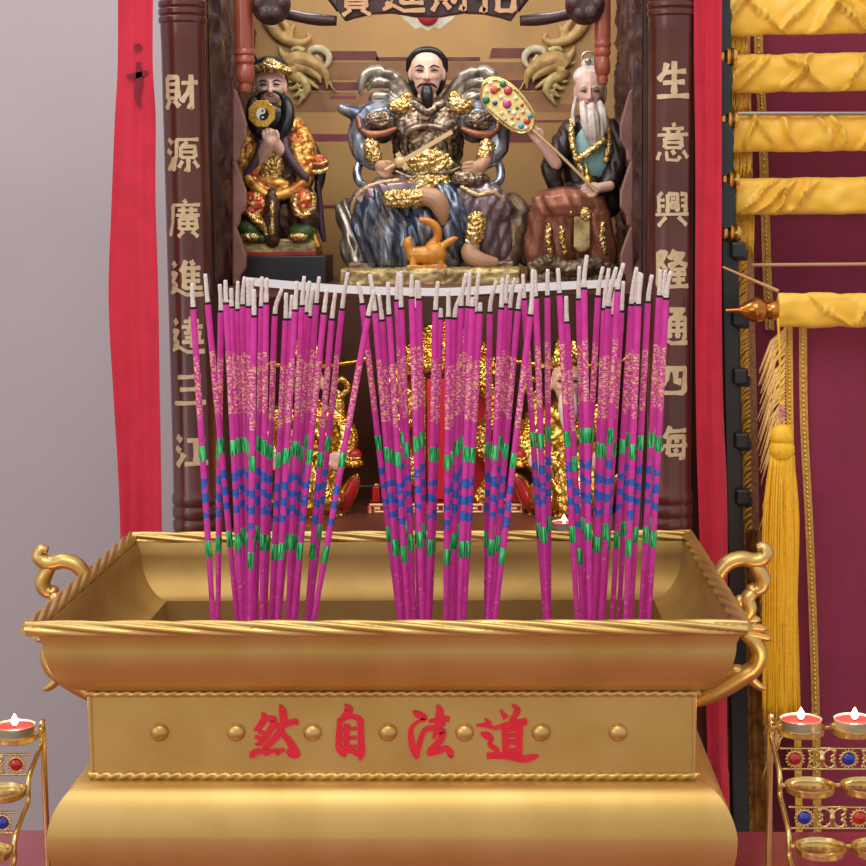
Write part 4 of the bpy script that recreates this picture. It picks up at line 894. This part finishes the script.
T.part('carved_crest', G_GOLDF, [('e', 446, 352, -6, 44, 20, 9), ('e', 446, 335, -6, 26, 14, 8), ('c', [(388, 372, -6, 7), (410, 366, -8, 8), (446, 364, -10, 8), (482, 366, -8, 8), (504, 372, -6, 7)])], 1.2, 1, 4, .28)
T.part('inner_border', G_GOLDF, [('c', [(424, 500, -4, 2.2), (424, 378, -4, 2.2)]), ('c', [(469, 500, -4, 2.2), (469, 378, -4, 2.2)])], .9, 1, .8, .6)
for x in (395, 500):   # small gilded sprig on the stand
    T.raw('sprig_mark', M_MEAN, [('c', [(x, 490, -10.5, 1), (x, 497, -10.5, 1)]), ('c', [(x, 494, -10.5, 1), (x - 5, 500, -10.5, 1)]), ('c', [(x, 494, -10.5, 1), (x + 5, 500, -10.5, 1)])])
T.raw('foot_scroll', M_MEAN, [('c', [(452, 523, -24.5, 1), (460, 519, -25, 2), (468, 523, -24.5, 1)]), ('c', [(478, 522, -24.5, 1.2), (488, 518, -24.5, 1.4), (498, 523, -24.5, 1.2)]), ('c', [(400, 523, -24.5, 1), (410, 519, -25, 2), (420, 523, -24.5, 1)])])

# ------------------------------------------------------------------ tealights
M_ALU = mat('aluminium_cup', 'cbc9c7', .3, .6)
M_WAX = mat('red_wax', 'd4202e', .6, sss=.2)
M_WICK = mat('black_wick', '1a1414', .9)
M_FLAME = mat('flame', 'ffe2b0', .5, emit='ffe0b0', estr=9)
def tealight(label, loc, r, grp, tilt=0):
    t = thing('tealight', label, 'candle', loc, grp); h = r * .56
    MB().lathe([(r * .86, 0), (r * .9, h * .05), (r * .97, h * .92), (r * 1.02, h), (r * .99, h * 1.02), (r * .95, h * .9), (r * .93, h * .75)], seg=36).build('metal_cup', M_ALU, t)
    MB().lathe([(r * .9, h * .1), (r * .945, h * .86), (r * .7, h * .80), (r * .2, h * .76), (.0002, h * .75)], seg=36).build('wax', M_WAX, t, ang=180)
    MB().tube([(0, 0, h * .74), (0, 0, h * 1.05)], .0008, 6).build('wick', M_WICK, t)
    f = r * .18
    MB().lathe([(f * .05, h * .9), (f * .6, h * .92 + f * .3), (f, h * .92 + f * 1.0), (f * .95, h * .92 + f * 1.6), (f * .6, h * .92 + f * 2.4), (f * .25, h * .92 + f * 3.0), (f * .04, h * .92 + f * 3.4)], seg=14).build('flame', M_FLAME, t, ang=180)
    l = bpy.data.lights.new('flame_glow', 'POINT'); l.energy = .1; l.color = (1, .62, .3); l.shadow_soft_size = .003
    lo = bpy.data.objects.new('flame_glow', l); COL.objects.link(lo); lo.parent = t; lo.location = (0, 0, h + f * 5.5)
    return t
for x, nm in ((290.5, 'left'), (564, 'right')):
    v = P(x, 529, 2.235)
    tealight('lit tealight on the lower altar shelf in front of the %s gilded statue' % nm, v, .017, 'lit tealights')
# ------------------------------------------------------------------ red cloths, flag stand and hanging banners
M_REDC = mat('red_cloth', 'd01c3c', .75, c2='c41836', nscale=30, bump=.15, bscale=700, sheen=.2)
M_BURG = mat('burgundy_velvet', '8e2446', .75, c2='84203f', nscale=12, bump=.2, bscale=900, sheen=.3)
M_SATIN = mat('yellow_satin', 'fccb48', .36, c2='f6c038', nscale=20, sheen=.25, spec=.6)
M_FRINGE = mat('yellow_fringe', 'f2c040', .5, c2='e0a42c', nscale=300)
M_TASSEL = mat('golden_tassel_thread', 'ffca2c', .5, c2='f8b81c', nscale=200)
M_RIB = mat('gold_braid', 'd6a850', .45, .2, c2='be8e3c', nscale=200)
M_BEAD = mat('gold_bead', 'f0d070', .25, .8)
M_BLK = mat('black_lacquer_stand', '262a30', .35, c2='1e2126', nscale=20)
M_BRASS = mat('polished_brass_fitting', 'e8b860', .22, .9, c2='e0a850', nscale=30)
M_FIN = mat('polished_finial', 'b8702c', .16, .85, c2='cc8a3c', nscale=30, coat=.3)
M_CORD = mat('tan_cord', 'd0a070', .6)
def cloth(name, label, cat, pts, Y, m, thick=.0012, amp=.006, freq=90, seed=0, n=60, mcol=26, grp=None):
    # pts: rows (y, xleft, xright) on the photograph; folds run down the length
    rows_f, rows_b = [], []
    sp = spline(pts, max(2, n // len(pts)))
    for y, a, b in sp:
        rf = []
        for j in range(mcol + 1):
            u = j / mcol; v = P(a + (b - a) * u, y, Y)
            dy = amp * (math.sin(u * freq * .1 + 1.5 * math.sin(y * .006 + seed)) + .5 * mnoise.noise(Vector((u * 6, y * .008, seed)))) 
            rf.append(v + Vector((0, dy, 0)))
        rows_f.append(rf); rows_b.append([p + Vector((0, thick, 0)) for p in rf])
    root = rows_f[0][mcol // 2].copy(); loop = [f + b[::-1] for f, b in zip(rows_f, rows_b)]
    mb = MB().grid(loop, closed_u=True, cap=True).xf(Matrix.Translation(-root))
    o = mb.build(name, m, None, ang=70); o.location = root
    tag(o, label, cat, grp); return o
lc = cloth('red_cloth_banner', 'long red cloth hanging left of the altar with black brush marks', 'cloth', [(-40, 117, 154), (60, 117, 153), (120, 114, 156), (200, 111, 156), (300, 108, 159), (400, 114, 160), (480, 119, 161), (560, 122, 162), (640, 126, 163), (1000, 132, 166), (1400, 138, 168)], 2.10, M_REDC, amp=.004, freq=40, seed=1)
rc = cloth('red_cloth_banner', 'long red cloth hanging between the right column and the black stand', 'cloth', [(-40, 693, 722), (80, 694, 721), (180, 695, 721.5), (300, 695, 721), (400, 696, 723), (480, 698, 727), (560, 701, 728), (640, 705, 727), (760, 708, 728), (835, 710, 730), (1380, 712, 732)], 2.138, M_REDC, amp=.005, freq=60, seed=4)
for nm, pts in (('brush_mark', [(136, 44, 6), (139, 50, 8)]), ('brush_mark', [(138, 62, 4), (139, 80, 7), (137, 98, 5), (141, 107, 2)]), ('brush_mark', [(127, 77, 5), (138, 75, 6), (148, 72, 4)])):
    mb = MB(); Yk = 2.0935
    strokes(mb, [pts], lambda x, y: (P(x, y, Yk).x, P(x, y, Yk).z), Yk + .0006, Yk)
    mb.xf(Matrix.Translation(-Vector(lc.location))).build('brush_mark', mat('faded_ink', '7c1a30', .8), lc, smooth=False)
# burgundy banner
YBG = 2.32
M_RGB = mat('rose_gold_braid', 'd0a070', .5, .2, c2='b87a58', nscale=260)
bg_ = cloth('burgundy_banner', 'wide burgundy velvet banner behind the yellow satin rods', 'banner', [(-60, 731, 1010), (100, 732, 1010), (300, 735, 1010), (500, 738, 1010), (700, 740, 1010), (900, 742, 1012)], YBG, M_BURG, amp=.003, freq=50, seed=2, mcol=60)
def ribbon(parent, pts, Y, w, m, beads=True, name='gold_ribbon'):
    sp = spline(pts, 10); rows = []
    for x, y in sp:
        a, b = P(x - w / 2, y, Y), P(x + w / 2, y, Y)
        rows.append([a, b, b + Vector((0, .0012, 0)), a + Vector((0, .0012, 0))])
    mb = MB().grid(rows, closed_u=True, cap=True).xf(Matrix.Translation(-Vector(parent.location)))
    o = mb.build(name, m, parent, smooth=False)
    if beads:
        mb = MB(); L = sum((Vector((b[0] - a[0], b[1] - a[1]))).length for a, b in zip(sp, sp[1:])); n = int(L / 5)
        for i in range(n):
            t = i / n * (len(sp) - 1); j = int(t); f = t - j
            x, y = (sp[j][q] + (sp[j + 1][q] - sp[j][q]) * f for q in (0, 1))
            mb.ell(P(x, y, Y - .001), (.0017, .0012, .0022), None, 6, 4)
        ob = mb.xf(Matrix.Translation(-Vector(parent.location))).build('ribbon_beads', M_BEAD, o, ang=180); ob['kind'] = 'stuff'
    return o
ribbon(bg_, [(757, -50), (759, 60), (762, 110), (765, 200), (767, 270), (770, 330)], YBG - .012, 9, M_RIB)
# fringed edge of the burgundy banner
def fringe(parent, pts, Y, w, m, dirx=-1, step=2.2, name='fringe', seed=0, thick=1.5, drop=0):
    rr = random.Random(seed); sp = spline(pts, 30); mb = MB(); acc = 0; last = None
    for x, y in sp:
        if last is not None: acc += math.hypot(x - last[0], y - last[1])
        last = (x, y)
        if acc < step: continue
        acc = 0; k = K(Y); L = w * rr.uniform(.7, 1.15); dr = rr.uniform(8, 20) + drop * rr.uniform(.6, 1.3)
        a = P(x, y, Y + rr.uniform(-.003, .003)); b = P(x + dirx * L * .55, y + dr * .35, Y - .004); c = P(x + dirx * L, y + dr + 6, Y + rr.uniform(-.006, .002))
        mb.tube([a, b, c], [thick * k, thick * k, .4 * thick * k], 5)
    o = mb.xf(Matrix.Translation(-Vector(parent.location))).build(name, m, parent, ang=180); o['kind'] = 'stuff'; return o
ribbon(bg_, [(745, -50), (746, 60), (749, 200), (750, 300), (753, 420), (756, 600), (759, 830)], YBG - .02, 9, M_RGB, False, 'edge_braid')
ribbon(bg_, [(740, -50), (741, 60), (743, 200), (744, 300), (747, 420), (749, 600), (753, 830)], YBG - .016, 12, M_FRINGE, False, 'fringe_heading')
fringe(bg_, [(744, -50), (744, 60), (747, 200), (747, 300), (750, 420), (752, 600), (756, 850)], YBG - .03, 13, M_FRINGE, -1, .7, 'edge_fringe', 3)
# black stand with a scalloped edge
YST = 2.17
st = thing('banner_stand', 'tall black lacquered stand with scalloped edge beside the right red cloth', 'stand', Vector((P(734, 400, YST).x, YST, 0)))
def srel(mb): return mb.xf(Matrix.Translation(-Vector(st.location)))
edge = []
for y in range(-30, 560, 2):
    pitch = 62.; ph = ((y - 2) % pitch) / pitch
    if y < 215:
        wv = 723.5 + (741.5 - 723.5) * 0
        right = 731 + 4 * math.sin(PI * min(1, ph / .8)) if ph < .8 else 722
    else: right = 739
    edge.append((right + (y - 0) * .013, y))
post = [(711 + .020 * y, y) for y in range(860, -31, -40)] 
k = K(YST)
lx = lambda y: 716.5 + .0195 * max(y, 0)
pol = [(lx(y), y) for y in range(880, -41, -40)] + [(lx(y) + (17 if y > 230 else 14), y) for y in range(-40, 881, 40)]
srel(MB().prism([(P(x, y, YST).x, P(x, y, YST).z) for x, y in pol if y <= 880], YST + .02, YST)).build('post', M_BLK, st, smooth=False, bevel=.002)
for y0, y1 in ((4, 50), (66, 113), (126, 173), (186, 226)):
    x0 = lx((y0 + y1) / 2); pts = [(x0 + 1, y0), (x0 + 9, y0 - 1), (x0 + 13, y0 + 8), (x0 + 13.5, y0 + 18), (x0 + 10.5, y0 + 28), (x0 + 12, y1 - 6), (x0 + 9, y1), (x0 + 1, y1)]
    srel(MB().prism([(P(x, y, YST - .012).x, P(x, y, YST - .012).z) for x, y in spline(pts, 4, True)], YST + .004, YST - .022)).build('rod_bracket', M_BLK, st, ang=60)
    c = P(x0 + 9, y1 + 7, YST); mb = MB()
    mb.lathe([(.009, -.012), (.011, -.008), (.009, -.004), (.012, 0), (.009, .004), (.011, .008), (.009, .012)], (c.x, YST - .005, c.z), 18, 'x')
    srel(mb).build('brass_collar', M_BRASS, st, ang=40)
for y in (250, 318, 376, 440, 496):
    c = P(lx(y) + 16, y, YST); mb = MB().box(c, (.009, .012, .010)); mb.box(c + Vector((.004, 0, -.006)), (.008, .010, .007))
    srel(mb).build('peg', M_BLK, st, smooth=False, bevel=.003)
MB().box((.012, .01, .02), (.016, .09, .02)).build('foot', M_BLK, st, bevel=.004)
# yellow satin sleeves on their rods
def satin(label, x0, yc, h, Y, seed, x1=1010, fin=False, slope=0):
    r0 = P(x0, yc, Y); root = thing('satin_wrapped_rod', label, 'rod', r0, 'yellow satin wrapped rods')
    k = K(Y); L = (x1 - x0) * k; n = 150; seg = 40; rr = random.Random(seed)
    ridges = [(rr.uniform(0, 1), rr.uniform(.06, .22) * rr.choice((-1, 1)), rr.uniform(.002, .005), rr.uniform(.008, .02)) for _ in range(12)]
    rows = []
    for i in range(n + 1):
        u = i / n; x = u * L; row = []
        hh = h * k / 2 * (1 + .07 * mnoise.noise(Vector((u * 9, seed, 0))) + .04 * mnoise.noise(Vector((u * 25, seed, 3))))
        mid = k * 1.6 * mnoise.noise(Vector((u * 6, seed + 5, 0)))
        for j in range(seg):
            q = 2 * PI * j / seg; c, s_ = math.cos(q), math.sin(q)
            sv = math.copysign(abs(s_) ** .75, s_)
            z = mid + hh * sv; y = -c * .011
            if c > -.2:
                t = sv; dy = 0
                for (a, b, w_, am) in ridges:
                    d = (x - a * L - b * t * .12 - .01 * mnoise.noise(Vector((x * 20, t * 1.5, seed)))) / w_
                    if abs(d) < 3: dy += am * math.exp(-d * d) * (1 - .5 * t * t)
                y -= dy * .8 + .003 * mnoise.noise(Vector((x * 45, t * 1.6, seed)))
            row.append((x, y, z + slope * x))
        rows.append(row)
    MB().grid(rows, closed_u=True, cap=True).build('satin_sleeve', M_SATIN, root, ang=180)
    MB().tube([(-.006 if not fin else -.012, 0, 0), (L + .01, 0, slope * L)], .0065, 14).build('rod', M_BRASS, root)
    if fin:
        f = MB().lathe([(.002, -.062), (.003, -.048), (.006, -.042), (.010, -.038), (.0145, -.030), (.0155, -.024), (.013, -.017), (.009, -.014), (.0115, -.010), (.0125, -.005), (.0115, 0), (.008, .002)], (0, 0, 0), 28, 'x').build('turned_finial', M_FIN, root, ang=60)
    return root
rods = []
for i, (x0, yc, h, lab) in enumerate(((725, 16, 38, 'topmost yellow satin wrapped rod, cut by the top of the photo'), (730, 74, 37, 'second yellow satin wrapped rod from the top, twisted fold near its left end'),
        (732, 133, 38, 'third yellow satin wrapped rod from the top, over the gold ribbon'), (735, 197, 36, 'fourth yellow satin wrapped rod from the top, above the thin cord'))):
    rods.append(satin(lab, x0, yc, h, 2.185, i * 3 + 1))
low = satin('lowest yellow satin wrapped rod with a polished turned finial', 778, 310, 34, 2.10, 17, fin=True, slope=-.012)
# short fringe ends hanging below the rods
for i, (rt, y0, y1) in enumerate(zip(rods, (35, 92, 151, 215), (62, 118, 182, 262))):
    mb = MB(); rr = random.Random(i)
    for j in range(16):
        x = 729 + 2.5 * i + j * 1.15; mb.tube([P(x, y0 - 4, 2.2), P(x + rr.uniform(-1.5, 1.5), (y0 + y1) / 2, 2.195), P(x + rr.uniform(-3, 2), y1 - rr.uniform(0, 10), 2.2)], .0011, 5)
    o = mb.xf(Matrix.Translation(-Vector(rt.location))).build('end_fringe', M_FRINGE, rt, ang=180); o['kind'] = 'stuff'
# thin horizontal cord and the slanting stick
v = P(752, 265, 2.2); mb = MB().tube([(0, 0, 0), P(1010, 263, 2.2) - v], .0022, 8); o = mb.build('thin_cord', M_CORD, None); o.location = v; tag(o, 'thin tan line stretched across the burgundy banner below the fourth rod', 'line')
v = P(723, 267, 2.09); mb = MB().tube([(0, 0, 0), P(778, 291, 2.10) - v], [.0012, .0022], 8); o = mb.build('thin_stick', M_CORD, None); o.location = v; tag(o, 'thin tan stick slanting down to the lowest rod finial', 'stick')
v = P(738, 113.5, 2.17); mb = MB().tube([(0, 0, 0), P(1010, 113.5, 2.17) - v], .0026, 8); o = mb.build('steel_rod', mat('grey_steel_rod', 'a8a09c', .3, .8), None); o.location = v; tag(o, 'thin grey steel rod just above the third yellow rod', 'rod')
# front burgundy banner hung from the lowest rod
YFB = 2.14
fb = cloth('burgundy_banner', 'front burgundy velvet banner hanging from the lowest yellow rod', 'banner', [(318, 788, 1010), (450, 789, 1010), (600, 792, 1010), (750, 795, 1012), (900, 797, 1014)], YFB, M_BURG, amp=.0025, freq=40, seed=9, mcol=50)
ribbon(fb, [(803, 326), (804, 420), (809, 520), (813, 620), (816, 720), (818, 880)], YFB - .01, 8, M_RIB)
ribbon(fb, [(789, 326), (790, 420), (793, 560), (797, 700), (800, 880)], YFB - .009, 7, M_FRINGE, True, 'edge_braid')
fringe(fb, [(786, 326), (785, 400), (787, 520), (789, 640), (790, 730)], YFB - .012, 24, mat('pale_gold_fringe', 'ffd88a', .5, c2='f6c468', nscale=300), -1, .26, 'edge_fringe', 5, 1.3, 30)
# lower right edging cloths behind the handle
fringe(bg_, [(742, 560), (740, 700), (744, 850)], 2.26, 6, M_FRINGE, -1, 1.6, 'edge_fringe', 8)
bc = cloth('brown_cloth', 'brown gold fringed cloth strip hanging left of the black stand', 'cloth', [(530, 722, 731), (620, 721, 732), (720, 722, 736), (835, 724, 742)], 2.20, mat('brown_gold_cloth', 'c08a40', .6, c2='8a5428', nscale=60), amp=.005, freq=80, seed=6)
bc2 = cloth('brown_cloth', 'brown gold fringed cloth strip hanging right of the black stand', 'cloth', [(530, 744, 762), (620, 746, 764), (720, 748, 768), (835, 752, 774)], 2.23, MATS['brown_gold_cloth'], amp=.005, freq=80, seed=7)
# tassel
YT = 2.06
ts = thing('tassel', 'long golden yellow tassel hanging from the lowest rod finial', 'tassel', P(779, 425, YT))
def tr(x, y): v = P(x, y, YT) - Vector(ts.location); return v
k = K(YT)
MB().tube([tr(778, 318), tr(780, 360), tr(780, 420)], 1.2 * k, 8).build('hanging_cord', M_TASSEL, ts)
MB().tube([tr(782, 405), tr(782, 421)], 3 * k, 10).build('red_white_bead', mat('pink_bead', 'd8b0a0', .4, c2='c02030', nscale=200), ts)
MB().lathe([(r * k, tr(782, y).z) for r, y in ((3, 424), (9, 427), (11, 434), (12, 440), (10.5, 442), (12.5, 446), (12.8, 452), (11, 456), (10, 458))], (tr(782, 440).x, 0, 0), 28).build('tassel_head', M_TASSEL, ts, ang=50)
def strand_skin(name, xa, ya, xb, yb, ra, rb, nst, seed):
    rr = random.Random(seed); rows = []; n = 60; seg = 72
    for i in range(n + 1):
        u = i / n; y = ya + (yb - ya) * u; x = xa + (xb - xa) * u; rad = ra + (rb - ra) * min(1, u * 3) - (1.5 * max(0, u - .8) * 5)
        row = []
        for j in range(seg):
            q = 2 * PI * j / seg
            g = 1 + .07 * math.sin(q * nst + 1.2 * mnoise.noise(Vector((u * 3, q, seed)))) + .10 * mnoise.noise(Vector((u * 5, math.cos(q) * 5, math.sin(q) * 5 + seed)))
            v = tr(x, y); row.append(v + Vector((rad * k * g * math.cos(q), rad * k * g * math.sin(q) * .8, 0)))
        rows.append(row)
    return MB().grid(rows, closed_u=True, cap=True).build(name, M_TASSEL, ts, ang=180)
strand_skin('tassel_skirt', 783, 455, 780, 712, 11, 15.5, 26, 3)
mb = MB(); rr = random.Random(11)
for j in range(90):
    a = rr.uniform(0, 2 * PI); x0 = 782 + 11 * math.cos(a); s_ = rr.uniform(0, 1)
    x1 = 780 + (15.5 + rr.uniform(-1, 1.5)) * math.cos(a); dd = -.8 * 15.5 * math.sin(a) * k
    pts = [tr(x0, 456) + Vector((0, dd * .6, 0)), tr((x0 + x1) / 2 + rr.uniform(-1, 1) + 3 * math.cos(a), 520) + Vector((0, dd, 0)), tr(x1, 620) + Vector((0, dd, 0)), tr(x1 + rr.uniform(-2, 2), 712 + rr.uniform(-4, 14)) + Vector((0, dd, 0))]
    mb.tube(spline([tuple(p) for p in pts], 4), 1.0 * k, 5)
mb.build('tassel_threads', M_TASSEL, ts, ang=180)['kind'] = 'stuff'
# ------------------------------------------------------------------ candle racks with filigree bands and gems
M_RACK = mat('polished_brass', 'ecd49a', .2, .95, c2='e0c47e', nscale=40)
M_GEMR = mat('red_gem', 'c01420', .08, coat=1); M_GEMB = mat('blue_gem', '1428a8', .08, coat=1)
def rack(label, xedge, sgn, Y0, cols, pitch, zrows, step, cupx0, cr):
    # xedge: world x of the inner rail; sgn +1 grows to the right
    root = thing('candle_rack', label, 'candle rack', Vector((xedge, Y0, TABLE_Z)))
    rel = lambda mb: mb.xf(Matrix.Translation(-Vector(root.location)))
    W = cupx0 + (cols - 1) * pitch + cr + .006
    n = len(zrows)
    for x in (0, W):
        X = xedge + sgn * x; pts = []
        for i, z in enumerate(zrows):
            y = Y0 - step * i
            pts += [(X, y, z - .004), (X, y - .001, z - .016)]
            if i < n - 1: pts += [(X, y - step * .35, z - .022), (X, y - step * .85, zrows[i + 1] + .006)]
        pts += [(X, pts[-1][1] - .002, TABLE_Z + .05), (X, pts[-1][1] - .01, TABLE_Z + .004), (X, pts[-1][1] - .03, TABLE_Z + .003)]
        rel(MB().tube(spline(pts, 5), .0024, 10)).build('side_rail', M_RACK, root, ang=180)
        top = [(X, Y0 - .002, zrows[0] - .003), (X, Y0 + .003, zrows[0] - .004), (X, Y0 + .006, zrows[0] - .012), (X, Y0 + .007, TABLE_Z + .003)]
        rel(MB().tube(spline(top, 6), .003, 10)).build('back_leg', M_RACK, root, ang=180)
    spots = []
    for i, z in enumerate(zrows):
        y = Y0 - step * i
        for zz, yy in ((z - .005, y - .006), ):
            rel(MB().tube([(xedge, yy, zz), (xedge + sgn * W, yy, zz)], .002, 8)).build('cross_wire', M_RACK, root)
        for c in range(cols):
            x = xedge + sgn * (cupx0 + c * pitch); cen = (x, y - cr * .9, z - .0066); r = cr
            rel(MB().lathe([(.0005, 0), (r * .93, 0), (r * .98, .001), (r, .0052), (r * 1.045, .006), (r * 1.045, .0072), (r * .985, .0072), (r * .955, .0044), (r * .9, .0036), (r * .86, .0040), (.0005, .0038)], cen, 36)).build('candle_cup', M_RACK, root, ang=40)
            spots.append((i, c, Vector((cen[0], cen[1], cen[2] + .0040))))
        if i < n - 1:
            zt_, zb_ = z - .019, z - .0385; yy = y - step * .45
            for zz in (zt_, zb_):
                mb = MB()
                rope(mb, (xedge + sgn * .004, yy, zz), (xedge + sgn * (W - .004), yy, zz), .0014, 2, .008, .5, n=int(W / .0012), seg=6)
                rel(mb).build('beaded_wire', M_RACK, root, ang=180)
            zc = (zt_ + zb_) / 2; hh = (zt_ - zb_) / 2
            for c in range(cols * 2):
                x = xedge + sgn * (.016 + c * pitch * .5 + .002); mb = MB()
                if (c + 0) % 2 == 0:
                    mb.tube([(x + .0068 * math.cos(q), yy, zc + .0068 * math.sin(q)) for q in [2 * PI * j / 20 for j in range(20)]], .0012, 6, closed=True)
                    for j in range(16):
                        q = 2 * PI * j / 16; mb.ell((x + .0082 * math.cos(q), yy - .0005, zc + .0082 * math.sin(q)), (.0011,) * 3, None, 6, 4)
                    f = rel(mb).build('gem_setting', M_RACK, root, ang=180)
                    red = ((c // 2) + i) % 2 == 0
                    rel(MB().lathe([(.0062 * math.cos(q), -.0035 * math.sin(q)) for q in arc(0, PI / 2 * .98, 6)], (x, yy, zc), 20, 'y')).build('gem', M_GEMR if red else M_GEMB, f, ang=180)['label'] = 'round %s glass gem' % ('red' if red else 'blue')
                else:
                    for a in (-1, 1):
                        for b in (-1, 1):
                            sp = spline([(x, zc), (x + a * .003, zc + b * .0065), (x + a * .0085, zc + b * .0085), (x + a * .0115, zc + b * .004), (x + a * .0075, zc + b * .002)], 5)
                            mb.tube([(u, yy, v) for u, v in sp], .0014, 6); mb.ell((x + a * .0115, yy, zc + b * .0075), (.0022, .0014, .0022)); mb.tube([(x + a * .0075, yy, zc + b * .002), (x + a * .0125, yy, zc)], .0012, 6)
                    mb.ell((x, yy - .001, zc), (.003, .002, .003)); mb.tube([(x, yy, zb_), (x, yy, zt_)], .001, 6)
                    me = blob(mb, .0009, 1)
                    for v in me.vertices: v.co -= root.location
                    link('filigree', M_RACK and me, M_RACK, root, ang=180)
    return root, spots
def tl(label, v, r, grp): return tealight(label, v, r, grp)
YR = 1.585
z1 = P(800, 727, YR - .02).z; dz = P(800, 798, 1.50).z - z1
zr = [z1, z1 - .0375, z1 - .075, z1 - .1125]
xe = P(771, 760, YR).x
rr_, sp_ = rack('brass candle rack with red and blue gems, right of the burner', xe, 1, YR, 3, .0487, zr, .052, .0235, .0215)
for i, c, v in sp_:
    if i == 0 and c < 2: tl('lit red tealight on the right rack, %s one from the left' % ('first' if c == 0 else 'second'), v, .0188, 'lit tealights')
    if i == 0 and c == 2: tl('lit red tealight on the right rack, outermost one', v, .0188, 'lit tealights')
xl = P(42, 760, YR).x
zl = [q + P(800, 737, YR).z * 0 - .006 for q in zr]
rl_, sp2 = rack('brass candle rack with red and blue gems, left of the burner', xl, -1, YR, 2, .0487, zl, .052, .019, .0215)
for i, c, v in sp2:
    if i == 0 and c == 0: tl('lit red tealight on the left rack beside the burner', v, .0188, 'lit tealights')
# ------------------------------------------------------------------ light
w = bpy.data.worlds.new('world'); sc.world = w; w.use_nodes = True
nt = w.node_tree; bg = nt.nodes['Background']
tc = nt.nodes.new('ShaderNodeTexCoord'); sx = nt.nodes.new('ShaderNodeSeparateXYZ'); nt.links.new(tc.outputs['Generated'], sx.inputs[0])
rp = nt.nodes.new('ShaderNodeValToRGB'); mr = nt.nodes.new('ShaderNodeMapRange'); mr.inputs[1].default_value = -1; mr.inputs[2].default_value = 1
nt.links.new(sx.outputs['Z'], mr.inputs[0]); nt.links.new(mr.outputs[0], rp.inputs[0])
e = rp.color_ramp.elements; e[0].position = .22; e[0].color = (.26, .13, .10, 1); e[1].position = .85; e[1].color = (1.0, .95, .93, 1)
q2 = e.new(.42); q2.color = (.98, .88, .77, 1); q = e.new(.52); q.color = (.80, .76, .75, 1)
nt.links.new(rp.outputs[0], bg.inputs[0]); bg.inputs[1].default_value = .84
def area(name, loc, target, size, power, color=(1, .96, .92), sy=None):
    l = bpy.data.lights.new(name, 'AREA'); l.energy = power; l.size = size; l.color = color
    if sy: l.shape = 'RECTANGLE'; l.size_y = sy
    o = bpy.data.objects.new(name, l); COL.objects.link(o); o.location = loc
    o.rotation_euler = (Vector(target) - Vector(loc)).to_track_quat('-Z', 'Y').to_euler(); return o
area('ceiling_panel_light', (-.2, .7, 2.75), (0, 1.9, 1.1), 1.2, 15)
area('window_daylight', (-2.2, -.6, 1.9), (0, 1.9, 1.2), 1.3, 11, (1, .98, .97))
area('statue_fill_light', (CX, 2.235, zsh + .40), (CX, 2.42, zsh + .08), 0.34, .75, (1, .93, .86), .03)  # added fill that brightens the upper statues; no fixture is seen
area('lower_fill_light', (CX, 2.225, zsh - .02), (CX, 2.5, zfl + .08), .34, .55, (1, .78, .58), .02)  # added warm fill for the dark lower compartment, without a visible source
area('wall_ceiling_light', (-.9, 2.1, 2.7), (-.8, 2.95, 1.7), .7, 8)
bpy.data.scenes.remove(WORK)
